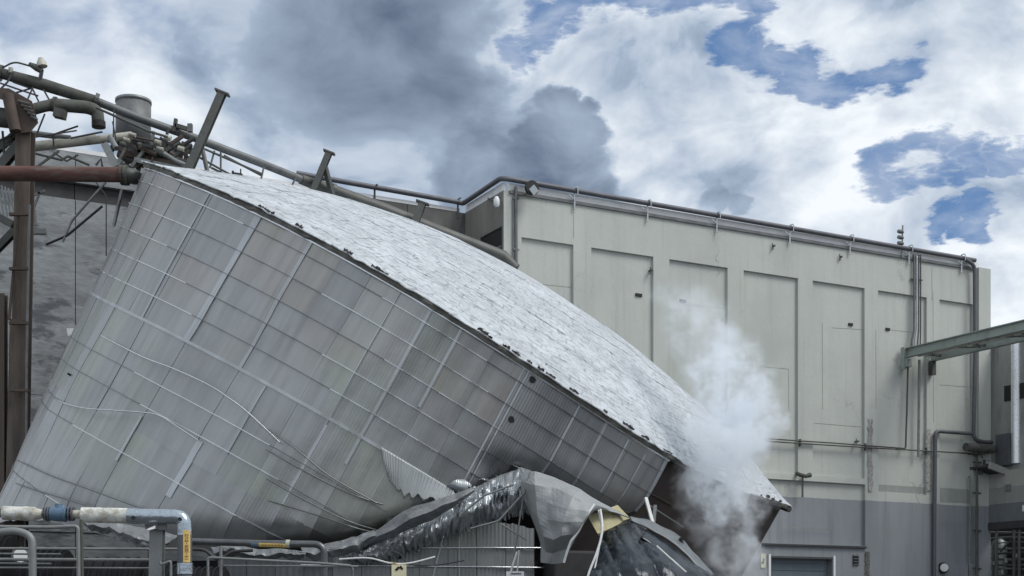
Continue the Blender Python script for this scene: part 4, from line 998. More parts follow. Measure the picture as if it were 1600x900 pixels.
# crumpled accordion of cladding between leaning wall and stump
up_l = [(540, 868), (588, 842), (656, 808), (714, 778), (762, 752), (808, 734), (836, 738)]
lo_l = [(550, 882), (604, 874), (652, 858), (704, 838), (762, 818), (808, 808), (850, 798)]
U = spline([at(x, y, 24.75) for x, y in up_l], 40); Lw = spline([at(x, y, 24.55) for x, y in lo_l], 40)
nu, nv = len(U), 26; P = []; uv = []
for j in range(nv):
    f = j / (nv - 1)
    for i in range(nu):
        p = U[i].lerp(Lw[i], f); s_ = i / nu
        bulge = .38 * math.sin(math.pi * min(1, f * 1.05)) ** .8
        ph = i * 1.15 + 2.2 * mn.noise((i * .06, f * 2.2, 1)) + 1.3 * f * mn.noise((i * .11, 5, 2))
        amp = .055 * (.15 + 1.9 * abs(mn.noise((i * .035, f * 2.6, 4)))) * min(1, f * 1.8)
        bulge += amp * (1.6 * abs(math.sin(ph * .5)) - .8) + .20 * mn.noise((i * .045, f * 2.5, 8)) + .16 * (.5 - abs(mn.noise((i * .11 + f * 2, f * 4, 9))))
        zig = .09 * f * mn.noise((i * .22, f * 3, 12)) + .10 * mn.noise((i * .07, f * 2, 19)) * f + (.09 * mn.noise((i * .5, 1, 13)) if f > .9 else 0)
        P.append(p + Vector((.03 * mn.noise((i * .2, f * 4, 15)), -bulge, zig))); uv.append((i * .03, f))
cr = MB().grid(P, nu, nv).build('crumpled_cladding', 'aluminium_crumpled', loc=at(700, 860, 24.5), uv=uv)
tag(cr, 'crumpled accordion of ribbed cladding squeezed between leaning wall and upright stump', 'sheet')

# broad buckled sheet folded out above the crumple
ctrl = [[(556, 846, 24.55), (592, 826, 24.35), (630, 800, 24.2), (672, 784, 24.15), (708, 774, 24.2), (738, 762, 24.35)],
        [(562, 852, 24.4), (600, 834, 24.1), (640, 812, 23.9), (680, 796, 23.95), (714, 780, 24.1), (740, 764, 24.3)],
        [(566, 858, 24.5), (606, 842, 24.35), (648, 822, 24.2), (688, 804, 24.2), (718, 784, 24.25), (741, 767, 24.35)]]
P, nu, nv = facet(ctrl, 6, 5)
for i, p in enumerate(P): P[i] = p + Vector((.02 * mn.noise(p * 3), .10 * (.3 - abs(mn.noise(p * 2.4))) + .03 * mn.noise(p * 7), .04 * mn.noise(p * 3.1)))
tag(MB().grid(P, nu, nv).build('buckled_sheet', 'torn_skirt', loc=at(650, 840, 24.3), solid=.015), 'buckled grey sheet folded out just above the crumpled ribbed cladding', 'sheet')
# peeled grey sheet hanging over
ctrl = [[(812, 738, 24.4), (836, 738, 24.0), (868, 748, 24.0), (905, 766, 23.7), (938, 786, 23.9), (985, 811, 24.2)],
        [(815, 752, 24.1), (836, 758, 23.5), (862, 762, 23.5), (896, 777, 23.15), (928, 789, 23.2), (950, 797, 23.7)],
        [(820, 774, 24.0), (838, 782, 23.5), (858, 786, 23.35), (886, 795, 23.05), (919, 800, 23.05), (931, 796, 23.4)],
        [(828, 796, 23.95), (841, 806, 23.4), (857, 812, 23.3), (880, 815, 22.95), (909, 815, 23.0), (919, 806, 23.3)],
        [(838, 822, 23.9), (850, 838, 23.35), (866, 842, 23.2), (880, 836, 23.0), (899, 833, 23.05), (905, 828, 23.25)],
        [(845, 850, 23.9), (855, 862, 23.7), (866, 863, 23.65), (877, 860, 23.5), (886, 858, 23.4), (892, 850, 23.4)],
        [(848, 879, 23.8), (856, 880, 23.7), (864, 881, 23.7), (873, 880, 23.6), (879, 879, 23.5), (883, 873, 23.5)]]
P, nu, nv = facet(ctrl, 6, 5)
for i, p in enumerate(P): P[i] = p + Vector((.03 * mn.noise(p * 2.1), .08 * (.4 - abs(mn.noise(p * 1.9))) + .035 * mn.noise(p * 5.5), .02 * mn.noise(p * 2.7)))
ps = MB().grid(P, nu, nv).build('peeled_sheet', 'peeled_sheet', loc=at(865, 880, 23.5), solid=.02)
tag(ps, 'large grey metal sheet peeled down and folded over the dark opening', 'sheet')
# bright folded edge of that sheet
pipe('folded_edge', 'pale folded edge strip along the right side of the peeled grey sheet', 'sheet edge', [at(929, 788, 23.15), at(912, 812, 23.05), at(904, 830, 23.1), at(892, 845, 23.1), at(886, 862, 23.15), at(881, 879, 23.2)], .022, 'lamp_white', .05, 6)
# beige insulation board
P = [at(918, 806, 23.7), at(965, 789, 24.2), at(986, 811, 24.4), at(962, 822, 23.9), at(934, 834, 23.5)]
mb = MB().add(P, [(0, 1, 2, 3, 4)]).add([p + Vector((.02, .10, -.03)) for p in P], [(4, 3, 2, 1, 0)])
mb.f += [(i, (i + 1) % 5, 5 + (i + 1) % 5, 5 + i)[::-1] for i in range(5)]
tag(mb.build('insulation_board', 'insulation', loc=at(940, 830, 23.7)), 'beige insulation board sticking out under the peeled grey sheet', 'board')
# dark liner sheets
ctrl = [[(938, 838, 23.6), (962, 824, 23.9), (985, 813, 24.2), (1010, 828, 24.5)],
        [(930, 862, 23.2), (965, 852, 23.2), (1005, 842, 23.5), (1045, 856, 24.1)],
        [(922, 885, 22.9), (968, 878, 22.8), (1020, 868, 23.1), (1082, 882, 23.8)],
        [(912, 915, 22.7), (970, 908, 22.5), (1040, 898, 22.8), (1125, 912, 23.6)],
        [(900, 980, 22.5), (970, 975, 22.3), (1060, 970, 22.6), (1180, 985, 23.6)]]
P, nu, nv = patch(ctrl, 22, 14)
for i, p in enumerate(P):
    q_ = p.x + .35 * (p.z - 2.5); P[i] = p + Vector((0, .22 * (.35 - abs(mn.noise(Vector((q_ * 2.2, 3, p.z * .6))))) + .12 * (.3 - abs(mn.noise(Vector((q_ * 6, 9, p.z * 1.1))))) + .03 * mn.noise(p * 9), 0))
tag(MB().grid(P, nu, nv).build('liner_sheet', 'wet_liner', loc=at(1000, 985, 22.8), smooth=True, solid=.03), 'dark wet bulging liner sheet with white streaks below the torn wall', 'sheet')
ctrl = [[(984, 806, 24.1), (1008, 812, 24.2), (1032, 822, 24.3), (1062, 838, 24.3), (1085, 866, 24.2), (1115, 898, 24.0)],
        [(986, 812, 24.0), (1006, 822, 24.0), (1030, 836, 24.0), (1052, 850, 24.0), (1078, 874, 23.9), (1108, 903, 23.7)]]
P, nu, nv = patch(ctrl, 6, 4)
for i, p in enumerate(P): P[i] = p + Vector((0, .05 * mn.noise(p * 3), .03 * mn.noise(p * 4)))
tag(MB().grid(P, nu, nv).build('ridge_flashing', 'flashing_dark', loc=at(1050, 860, 24.1), smooth=True, solid=.015), 'narrow bent grey flashing along the ridge of the dark liner', 'sheet')
ctrl = [[(1010, 828, 24.0), (1046, 852, 23.9), (1075, 876, 23.8), (1108, 908, 23.6)], [(1000, 840, 23.4), (1036, 866, 23.35), (1066, 893, 23.25), (1090, 925, 23.2)]]
P, nu, nv = patch(ctrl, 6, 3)
tag(MB().grid(P, nu, nv).build('lap_sheet', 'wet_liner', loc=at(1050, 890, 23.6), smooth=True, solid=.02), 'smooth blue-grey lapped sheet just under the ridge flashing', 'sheet')
pipe('rod', 'bright thin rod lying along the dark liner sheet', 'rod', [at(1026, 853, 23.05), at(1048, 873, 22.95), at(1072, 894, 22.9)], .016, 'rope_white', .1, 6)
# dark box added to stand in for shade in the void behind
tag(MB().box(at(905, 925, 25.6), Vector((.62, .2, 0)), Vector((-.12, .5, 0)), Vector((0, 0, .75))).build('void_shade_box', 'soffit_dark', loc=at(905, 960, 25.6), bevel=.05), 'dark casing added to darken the void behind the peeled sheet', 'casing')
# struts in the brown opening
for (a_, b_, r, lb, m_) in [((1009, 778, 25.6), (1020, 818, 25.3), .030, 'pale strut standing in the brown opening, left of the pair', 'rope_white'), ((1024, 790, 25.7), (1021, 820, 25.4), .030, 'darker strut standing in the brown opening, right of the pair', 'rail_grey'),
                            ((1012, 788, 25.7), (1068, 824, 26.1), .016, 'thin rail crossing the brown opening towards the steam', 'rail_grey')]:
    tag(MB().bar(at(*a_), at(*b_), r * 2, r * 1.4).build('strut', m_, loc=at(*b_)), lb, 'strut')
tag(MB().box(at(1067, 842, 24.2), Vector((.055, 0, 0)), Vector((0, .05, 0)), Vector((0, 0, .025))).build('bracket', 'black', loc=at(1067, 842, 24.2)), 'tiny black bracket on the ridge flashing', 'bracket')
# ropes / straps hanging
pipe('strap', 'white strap hanging from under the insulation board, left strand', 'strap', spline([at(938, 796, 23.2), at(941, 822, 23.0), at(938, 845, 22.9), at(930, 870, 22.8), at(918, 902, 22.7), at(905, 960, 22.6)], 5), .021, 'rope_white', seg=6)
pipe('strap', 'white strap hanging from under the insulation board, right strand', 'strap', spline([at(935, 797, 23.25), at(940, 826, 23.05), at(937, 850, 22.95), at(931, 880, 22.85), at(926, 905, 22.75), at(918, 960, 22.7)], 5), .015, 'rope_white', seg=6)
pipe('strap', 'long thin strap hanging from the wall corner to the placard', 'strap', [at(828, 738, 23.9), at(818, 775, 23.85), at(806, 850, 23.8), at(797, 905, 23.8)], .015, 'rail_grey', .1, 6)
pipe('strap', 'short white strap above the small white sign, left strand', 'strap', [at(808, 862, 23.7), at(800, 886, 23.7), at(792, 925, 23.7)], .018, 'rope_white', .1, 6)
pipe('strap', 'short white strap above the small white sign, right strand', 'strap', [at(811, 860, 23.72), at(807, 905, 23.72), at(805, 930, 23.72)], .013, 'rope_white', .1, 6)
pipe('batten', 'bright straight batten lying on the crumpled cladding', 'batten', [at(718, 805, 23.75), at(757, 774, 23.75), at(802, 757, 23.9)], .018, 'rail_grey', .02, 6)
pipe('batten', 'bent grey batten under the crumpled cladding running up to the strap', 'batten', [at(735, 826, 23.8), at(779, 814, 23.75), at(819, 770, 23.8)], .018, 'rail_grey', .05, 6)
pipe('batten', 'thin grey batten sloping down right from the crumpled cladding', 'batten', [at(782, 818, 23.7), at(823, 844, 23.7)], .016, 'rail_grey', .02, 6)
pipe('cable', 'white cable strung across the stump to the diamond placard', 'cable', spline([at(530, 874, 23.9), at(575, 872, 23.85), at(610, 880, 23.8), at(640, 880, 23.8), at(680, 870, 23.85)], 5), .016, 'rope_white', seg=6)
pipe('cable', 'dark cable drooping across the stump beside the diamond placard', 'cable', spline([at(600, 858, 23.85), at(625, 866, 23.85), at(640, 882, 23.85), at(680, 883, 23.85), at(725, 876, 23.9)], 5), .012, 'cable_dark', seg=6)
# diamond placard and small sign
def placard(px, py, Z, w2, h2, m_, label, marks):
    s = thing('placard', label, 'sign', at(px, py + h2 * F / Z, Z))
    c = at(px, py, Z); MB().box(c, Vector((w2, 0, 0)), Vector((0, .008, 0)), Vector((0, 0, h2))).build('plate', m_, s)
    mb = MB()
    for (x, z, a_, b_, rot) in marks:
        cs, sn = math.cos(rot), math.sin(rot); mb.box(c + Vector((x, -.0125, z)), Vector((a_ * cs, 0, a_ * sn)), Vector((0, .002, 0)), Vector((-b_ * sn, 0, b_ * cs)))
    mb.build('symbol', 'black', s)
placard(623.5, 893, 23.75, .128, .12, 'sign_cream', 'cream placard with dark diamond marks on the stump', [(-.02, .055, .030, .022, .785), (.028, .075, .022, .02, .785), (.05, .05, .018, .02, .785), (-.05, .03, .014, .018, .785)])
placard(805, 899, 23.7, .155, .07, 'sign_white', 'small white sign with dark lettering hanging under the straps', [(-.055 + .035 * k, .028, .013, .012, 0) for k in range(5)])
MB_ = MB().bar(at(612, 878, 23.77), at(634, 886, 23.77), .03, .01)
tag(MB_.build('tape', 'label_yellow', loc=at(623, 880, 23.77)), 'yellowed strip of tape across the top of the cream placard', 'tape')

# ================================================================== ROOFTOP PIPES AND POSTS
lp = thing('long_roof_pipe', 'long dark pipe sloping down from upper left and lying across the tank roof', 'pipe', at(250, 195, 34.5))
pts = [(-40, 100, 33.5), (0, 114, 33.6), (70, 133, 33.8), (150, 158, 34.2), (215, 184, 34.6), (300, 214, 35.2), (400, 252, 36.2), (470, 280, 37.2), (520, 298, 38.0), (600, 328, 38.8), (680, 361, 39.4), (750, 388, 39.9), (785, 402, 40.2), (806, 421, 40.2)]
P = [at(*p) for p in pts]
MB().tube(P[:4], [.13, .13, .15, .135], 14).build('pipe', 'moss_steel', lp, smooth=True)
MB().tube(P[3:8], .105, 14).build('pipe', 'pipe_grey', lp, smooth=True)
MB().tube(P[7:], [.13, .17, .19, .20, .20, .21, .17], 14).build('pipe', 'steel_dark', lp, smooth=True)
for i in (1, 3, 8):
    d_ = (P[i + 1] - P[i]).normalized(); MB().tube([P[i] - d_ * .05, P[i] + d_ * .05], .20, 14).build('flange', 'steel_dark', lp)
def post(label, base, top, wd, brace=None):
    o = thing('roof_post', label, 'post', at(*base))
    a_, b_ = at(*base), at(*top)
    MB().ibeam(a_, b_, wd, wd, wd * .16, up=(0, 1, 0)).build('post', 'steel_dark', o)
    d_ = (b_ - a_).normalized(); x_ = d_.cross(Vector((0, 1, 0))).normalized()
    MB().box(b_ + d_ * .02, x_ * wd * .95, Vector((0, wd * .6, 0)), d_ * .02).build('cap_plate', 'steel_dark', o)
    if brace: MB().bar(at(*brace[0]), at(*brace[1]), .12, .12).build('brace', 'steel_dark', o)
    return o
post('tall dark steel post with flat cap standing on the left end of the tank roof', (291, 275, 33.2), (347, 146, 33.4), .19)
post('short dark steel post with diagonal brace on the tank roof ridge', (489, 300, 37.2), (514, 239, 37.3), .17, ((508, 262, 37.3), (520, 308, 37.6)))
post('small post leaning on the pipe in front of the dark wing wall', (645, 358, 38.6), (660, 318, 38.7), .2)
# light rail fixed beside the long pipe
rl = thing('roof_ladder_rail', 'thin bent handrail lattice under the long pipe on the tank roof', 'railing', at(350, 270, 34.5))
for k, (a_, b_) in enumerate([((318, 232, 34.6), (410, 272, 35.4)), ((310, 245, 34.4), (362, 274, 34.6)), ((345, 238, 34.8), (345, 270, 34.7)), ((335, 236, 34.8), (328, 262, 34.6)), ((412, 262, 35.8), (408, 280, 35.6)), ((350, 243, 34.9), (408, 274, 35.5)), ((316, 232, 34.5), (324, 268, 34.3)), ((462, 278, 37.0), (455, 292, 36.8)), ((330, 262, 34.5), (350, 272, 34.6))]):
    MB().tube([at(*a_), at(*b_)], .028 if k != 6 else .06, 6).build('rail', 'steel_dark', rl)
db = thing('roof_scrap', 'small twisted scrap lying on the roof right of the tall post', 'scrap', at(372, 276, 34.4))
MB().box(at(371, 273, 34.4), Vector((.13, 0, -.02)), Vector((0, .08, 0)), Vector((.0, 0, .03))).tube([at(364, 273, 34.4), at(364, 267, 34.4)], .03, 6).tube([at(376, 273, 34.4), at(376, 264, 34.4)], .02, 6).build('scrap', 'cable_dark', db)

# ================================================================== LEFT PIPE RACK AND WRECKAGE
rp = thing('rusty_main_pipe', 'thick red rusted pipe running level from the left edge to the tank', 'pipe', at(100, 284, 30.5))
MB().tube([at(-60, 271, 30.6), at(0, 271, 30.5), at(190, 273, 30.2)], .165, 18).build('pipe', 'rust_red', rp, smooth=True)
MB().tube([at(189, 273.5, 30.2), at(194, 273.5, 30.2)], .22, 18).build('flange', 'rust', rp)
MB().tube([at(195, 274, 30.2), at(200, 274, 30.2)], .22, 18).build('flange', 'moss_steel', rp)
MB().tube([at(199, 274, 30.2), at(206, 275, 30.2), at(212, 277, 30.4)], [.17, .17, .16], 16).build('spool', 'steel_dark', rp, smooth=True)
def column(label, path, wd, m_='rust_column'):
    o = thing('steel_column', label, 'column', (at(*path[0]).x, at(*path[0]).y, 0))
    a_, b_ = at(*path[0]), at(*path[-1]); a_.z = 0.0
    MB().ibeam(a_, b_, wd, wd * 1.05, wd * .14, up=(0, 1, 0)).build('column', m_, o)
    return o
c_ = column('rusty brown steel column rising past the thick red pipe at the left edge', [(24, 760, 31.4), (40, 205, 31.4)], .34)
MB().bar(at(14, 500, 31.1), at(30, 330, 31.1), .05, .05).build('strip', 'rust', c_)
for (a_, b_, w_, lb) in [((14, 1000, 31.2), (28, 500, 31.25), .30, 'wider rusty lower casing'), ((34, 1000, 31.2), (38, 505, 31.25), .12, None)]:
    p0, p1 = at(*a_), at(*b_); p0.z = 0.02
    MB().bar(p0, p1, w_, .2, up=(0, 1, 0)).build('casing', 'rust_column', c_)
for y in (335, 420, 505, 610):
    MB().box(at(30, y, 31.0), Vector((.22, 0, 0)), Vector((0, .05, 0)), Vector((0, 0, .03))).build('cleat', 'rust', c_)
column('dark narrow column at the extreme left edge beside the rusty column', [(2, 780, 31.8), (2, 460, 31.8)], .22)
pipe('thin_conduit', 'thin pale conduit running down beside the rusty column', 'pipe', [at(46, 320, 31.0), at(42, 560, 31.0), at(40, 900, 31.0)], .035, 'pipe_grey', .1, 8)
# cross bracing at left of column
for k, (a_, b_, w_, lb) in enumerate([((-20, 330, 32), (22, 352, 31.8), .16, 'upper sloping angle brace left of the rusty column'), ((-20, 405, 32), (24, 360, 31.6), .16, 'lower rising angle brace left of the rusty column'), ((0, 262, 31.6), (48, 205, 31.6), .20, 'diagonal steel leg above the thick red pipe'), ((-10, 240, 31.9), (40, 195, 31.9), .14, 'second thinner diagonal leg above the thick red pipe')]):
    tag(MB().ibeam(at(*a_), at(*b_), w_, w_, .02, up=(0, 1, 0)).build('brace', 'steel_dark', loc=at(*a_)), lb, 'brace')
for k in range(7):
    x0 = -8 + k * 5.2
    tag(MB().bar(at(x0, 286 + k * 2, 32.6), at(x0 + 9, 344 - k * 3, 32.6), .05, .03).build('grating_bar', 'steel_grey', loc=at(x0, 300, 32.6)), ['leftmost', 'second', 'third', 'fourth', 'fifth', 'sixth', 'rightmost'][k] + ' thin grey bar of the wrecked grating under the red pipe, left of the column', 'bar', 'wrecked grating bars')
for k, (a_, b_, w_) in enumerate([((48, 290, 32.4), (56, 352, 32.4), .07), ((40, 310, 32.4), (70, 298, 32.4), .05), ((45, 345, 32.4), (62, 300, 32.4), .05), ((38, 362, 32.4), (72, 362, 32.4), .12)]):
    tag(MB().bar(at(*a_), at(*b_), w_, w_).build('bent_bracket', 'steel_grey', loc=at(*a_)), ['upright pale strip of the broken platform right of the rusty column', 'short level strip of the broken platform below the red pipe', 'slanting strip of the broken platform right of the column', 'dark platform edge beam right of the rusty column'][k], 'bracket')
# wires against concrete wall
for k, pts in enumerate([[(165, 285, 33), (112, 345, 33), (98, 378, 33)], [(160, 322, 33), (105, 368, 33), (72, 382, 33)], [(150, 285, 33), (166, 306, 33), (166, 400, 33)]]):
    pipe('wire', ['slanting cable from the red pipe across the grey concrete wall', 'lower slanting cable across the grey concrete wall', 'vertical cable hanging before the grey concrete wall'][k], 'cable', [at(*p) for p in pts], .03 if k < 2 else .015, 'cable_dark' if k else 'steel_grey', .1, 6)
tag(MB().bar(at(191, 296, 30.4), at(178, 352, 30.4), .10, .05).bar(at(186, 312, 30.35), at(177, 354, 30.35), .035, .04).build('hanging_bar', 'steel_grey', loc=at(178, 354, 30.4)), 'steel bar hanging from the flange of the red pipe beside the tank', 'bar')
tag(MB().add([at(104, 513, 38.6), at(118, 513, 38.6), at(113, 528, 38.6), at(106, 524, 38.6)], [(0, 1, 2, 3)]).build('paper_notice', 'coping_white', loc=at(108, 528, 38.6), solid=.01), 'small white notice on the grey concrete wall near the tank edge', 'notice')
# elbow duct
dk = thing('elbow_duct', 'mossy grey duct bending down at its open end above the red pipe', 'duct', at(100, 180, 32.8))
dpts = arc_path([at(48, 172, 32.4), at(80, 163, 32.6), at(138, 168, 32.9), at(152, 174, 33.0), at(154, 197, 33.0)], .28, 6)
MB().tube(dpts, [.13] * 4 + [.15] * (len(dpts) - 4), 16, caps=False).build('duct', 'moss_steel', dk, smooth=True)
MB().tube([at(154, 190, 33.0), at(154.3, 199, 33.0)], .165, 16).build('mouth', 'black', dk, smooth=True)
MB().tube([at(84, 163, 32.6), at(88, 163.5, 32.6)], .18, 16).build('collar', 'moss_steel', dk)
MB().box(at(94, 178, 32.5), Vector((.13, 0, -.03)), Vector((0, .1, 0)), Vector((.02, 0, .10))).build('support', 'moss_steel', dk)
# bracket block
bk = thing('rusted_hopper', 'rusted angular hopper bracket at the top of the rusty column', 'hopper', at(35, 210, 31.5))
prof = [(-20, 136), (14, 138), (50, 158), (60, 192), (48, 206), (30, 208), (24, 190), (20, 160), (-20, 150)]
n = len(prof); Pf = [at(x, y, 31.1) for x, y in prof]; Pb = [at(x, y, 31.9) for x, y in prof]
mb = MB().add(Pf + Pb, [tuple(range(n))[::-1], tuple(range(n, 2 * n))] + [(i, (i + 1) % n, n + (i + 1) % n, n + i) for i in range(n)])
mb.build('plate', 'rust', bk)
for k in range(5):
    MB().tube([at(28 + k * 5, 158 + k * 6, 31.05), at(46 + k * 3, 163 + k * 6, 31.05)], .035, 6).build('rib', 'steel_dark', bk)
MB().tube([at(-30, 180, 31.4), at(22, 186, 31.4)], .22, 12).build('pipe_end', 'moss_steel', bk, smooth=True)
MB().tube([at(12, 148, 31.0), at(24, 205, 31.0)], .13, 10).build('rib', 'rust', bk, smooth=True)
# horn lamp on pipe
hl_ = thing('pole_lamp', 'pale bell-shaped lamp on a bracket above the long sloping pipe', 'lamp', at(62, 128, 33.7))
MB().tube([at(66, 104, 33.6), at(64.5, 97, 33.6), at(63.5, 91, 33.6)], [.13, .11, .06], 12).build('shade', 'pale_pipe', hl_, smooth=True)
MB().tube([at(46, 100, 33.6), at(58, 106, 33.6), at(66, 112, 33.6)], [.05, .09, .06], 8).build('housing', 'steel_dark', hl_, smooth=True)
MB().tube(arc_path([at(4, 106, 33.6), at(22, 96, 33.6), at(50, 104, 33.6)], .2), .022, 6).build('conduit', 'steel_dark', hl_)
MB().tube([at(62, 128, 33.7), at(65, 112, 33.6)], .05, 8).build('stem', 'pipe_grey', hl_)
MB().tube([at(17, 114, 33.5), at(17, 106, 33.5)], .06, 8).build('cap', 'pale_pipe', hl_)
for k, (a_, b_) in enumerate([((25, 145, 33.7), (52, 137, 33.7)), ((52, 135, 33.7), (42, 158, 33.4)), ((50, 137, 33.7), (60, 158, 33.4)), ((68, 140, 33.7), (78, 158, 33.3)), ((20, 128, 33.6), (48, 138, 33.7)), ((70, 178, 33), (58, 208, 33)), ((84, 210, 33), (122, 197, 33)), ((83, 209, 33), (84, 228, 33))]):
    tag(MB().tube([at(*a_), at(*b_)], .022, 6).build('hanger_rod', 'cable_dark', loc=at(*a_)), ['rod joining the long pipe to the left hopper', 'left rod of the V hanger under the long pipe', 'right rod of the V hanger under the long pipe', 'rod from the long pipe to the mossy duct', 'upper left rod under the long pipe near the edge', 'rod hanging beneath the mossy duct', 'slanting rod in the sky gap under the duct', 'short upright rod above the pale pipes'][k], 'rod')
# stack
sk_ = thing('exhaust_stack', 'short grey cylindrical stack behind the long sloping pipe', 'stack', at(208, 235, 36.5))
pa_, pb_ = at(208, 232, 36.5), at(208.5, 158, 36.5)
MB().tube([pa_, pb_], .46, 24, caps=False).build('drum', 'pipe_grey', sk_, smooth=True, solid=.03)
MB().tube([at(208.5, 162, 36.5), at(208.5, 157, 36.5)], .475, 24, caps=False).build('rim', 'steel_grey', sk_, smooth=True, solid=.05)
MB().tube([at(208.5, 166, 36.5), at(208.5, 167, 36.5)], .44, 24).build('plug', 'soffit_dark', sk_)
# pale pipes
for k, (a_, b_, r, m_, lb) in enumerate([((46, 231, 33), (206, 212, 33.4), .10, 'pale_pipe', 'pale cream pipe sloping up to the stack above the red pipe'), ((46, 226, 33.2), (150, 213, 33.4), .06, 'pale_pipe', 'thinner cream pipe lying on the pale pipe'), ((48, 208, 33.3), (110, 216, 33.3), .07, 'pipe_grey', 'grey pipe behind the pale pipes below the mossy duct'), ((172, 214, 33.0), (182, 232, 32.8), .07, 'steel_grey', 'bluish bracket end left of the stack')]):
    pipe('pale_pipe', lb, 'pipe', [at(*a_), at(*b_)], r, m_, seg=12)
tag(MB().ibeam(at(164, 226, 32.5), at(182, 262, 32.4), .16, .16, .03, up=(0, 1, 0)).build('blue_strut', 'steel_grey', loc=at(182, 262, 32.4)), 'blue-grey steel strut sloping down to the end of the red pipe', 'strut')
# wreckage heap at tank's left shoulder: bent members
wr = thing('platform_wreckage', 'tangled wreck of a roof platform between stack and tall post', 'wreckage', at(240, 258, 33.8))
rnd = random.Random(31)
mem = [((180, 222), (300, 262), .16), ((186, 232), (262, 262), .12), ((205, 215), (300, 238), .10), ((215, 226), (296, 256), .14), ((196, 240), (290, 262), .14), ((240, 205), (232, 258), .07), ((262, 200), (250, 250), .08), ((225, 236), (205, 262), .08), ((250, 215), (300, 250), .06), ((270, 222), (306, 236), .12), ((284, 226), (280, 262), .10), ((292, 232), (288, 262), .08), ((180, 210), (250, 222), .05), ((210, 250), (300, 268), .12), ((190, 250), (176, 268), .10), ((230, 222), (262, 258), .10), ((200, 222), (228, 262), .12), ((212, 262), (250, 232), .09), ((256, 240), (300, 262), .12), ((270, 246), (300, 226), .06)]
for k in range(26):
    x, y = rnd.uniform(182, 288), rnd.uniform(214, 258); L_ = rnd.uniform(12, 46); an_ = rnd.choice([.35, .4, .3, 1.9, -.6, 2.3]) + rnd.uniform(-.2, .2)
    mem.append(((x, y), (min(304, x + L_ * math.cos(an_)), min(266, max(206, y + L_ * math.sin(an_)))), rnd.uniform(.04, .11)))
for k, (a_, b_, w_) in enumerate(mem):
    za = 33.2 + rnd.uniform(0, 1.6); m_ = rnd.choice(['steel_dark', 'rust', 'steel_dark', 'soffit_dark', 'steel_grey', 'rust'])
    if k % 3: MB().ibeam(at(*a_, za), at(*b_, za + rnd.uniform(-.3, .3)), w_, w_, .02, up=(0, 1, 0)).build('member', m_, wr)
    else: MB().tube([at(*a_, za), at((a_[0] + b_[0]) / 2 + rnd.uniform(-4, 4), (a_[1] + b_[1]) / 2 + rnd.uniform(-3, 3), za), at(*b_, za)], w_ * .5, 8).build('member', m_, wr, smooth=True)
for (x, y, a_, b_) in [(272, 234, .16, .11), (225, 240, .35, .10), (252, 228, .2, .12), (205, 246, .3, .12), (275, 252, .25, .08), (240, 250, .4, .1)]:
    MB().box(at(x, y, 34.6), Vector((a_, 0, -a_ * .35)), Vector((0, .15, 0)), Vector((b_ * .3, 0, b_))).build('plate', 'soffit_dark' if x != 272 else 'pipe_grey', wr)
for (x, y, r) in [(247, 222, .06), (262, 215, .07), (283, 232, .06), (198, 218, .05), (207, 210, .05), (250, 232, .05)]:
    MB().tube([at(x - 5, y - 1, 33.3), at(x + 5, y + 2, 33.3)], r, 8).build('fitting', 'pale_pipe', wr, smooth=True)
sc2 = thing('valve_stand', 'small upright valve with bracket standing above the long pipe', 'valve', at(275, 205, 34.9))
MB().bar(at(272, 206, 34.9), at(275, 186, 34.9), .10, .08).build('stem', 'moss_steel', sc2)
MB().bar(at(274, 196, 34.9), at(298, 203, 34.9), .10, .10).build('arm', 'steel_dark', sc2)
MB().box(at(297, 200, 34.9), Vector((.06, 0, 0)), Vector((0, .06, 0)), Vector((0, 0, .10))).build('actuator', 'pipe_grey', sc2)

bl = thing('broken_railing', 'bent thin railing pipes around the hopper at the upper left edge', 'railing', at(30, 250, 31.3))
for (pts, r) in [([(-5, 222), (30, 205), (52, 214)], .03), ([(-5, 236), (22, 222), (44, 240)], .025), ([(4, 205), (8, 262)], .03), ([(18, 208), (14, 260)], .022), ([(48, 238), (96, 250), (106, 244), (140, 258)], .03), ([(84, 238), (104, 252), (122, 242)], .02), ([(50, 215), (120, 204)], .018), ([(0, 140), (12, 128), (20, 112)], .022), ([(-5, 128), (30, 140), (60, 150)], .02), ([(110, 216), (160, 206)], .022), ([(176, 190), (182, 222)], .02), ([(178, 172), (177, 214)], .018), ([(150, 258), (158, 248), (160, 262)], .03), ([(56, 262), (92, 236)], .03), ([(150, 168), (232, 205), (262, 214)], .03)]:
    MB().tube([at(x, y, 31.6 + .02 * x * .3) for x, y in pts], r, 6).build('rail', 'cable_dark' if r < .025 else 'steel_dark', bl)

# ================================================================== FOREGROUND PIPES (bottom left)
ip = thing('insulated_pipe', 'insulated pipe with blue valve, foil elbow and yellow label in the foreground', 'pipe', (at(290, 900, 16).x, 16, 0))
ZF = 16.0
def seg(x0, y0, x1, y1, r, m_, nm, par=ip, Z=ZF, n=16, wob=0.0):
    P = []; 
    k = max(2, int(abs(x1 - x0) / 6) if wob else 2)
    for i in range(k):
        f = i / (k - 1); p = at(x0 + (x1 - x0) * f, y0 + (y1 - y0) * f, Z)
        P.append(p)
    rr = [r * (1 + wob * mn.noise((i * .9, x0, 0))) for i in range(k)]
    return MB().tube(P, rr, n).build(nm, m_, par, smooth=True)
seg(-30, 801, 6, 801, .055, 'pipe_slate', 'pipe'); seg(5, 801.5, 55, 803, .082, 'white_lagging', 'lagging', wob=.08)
seg(54, 803, 68, 803, .045, 'rust', 'pipe')
MB().tube([at(55, 803, ZF), at(67, 803, ZF)], [.075, .05], 12).build('cone', 'pale_pipe', ip, smooth=True)
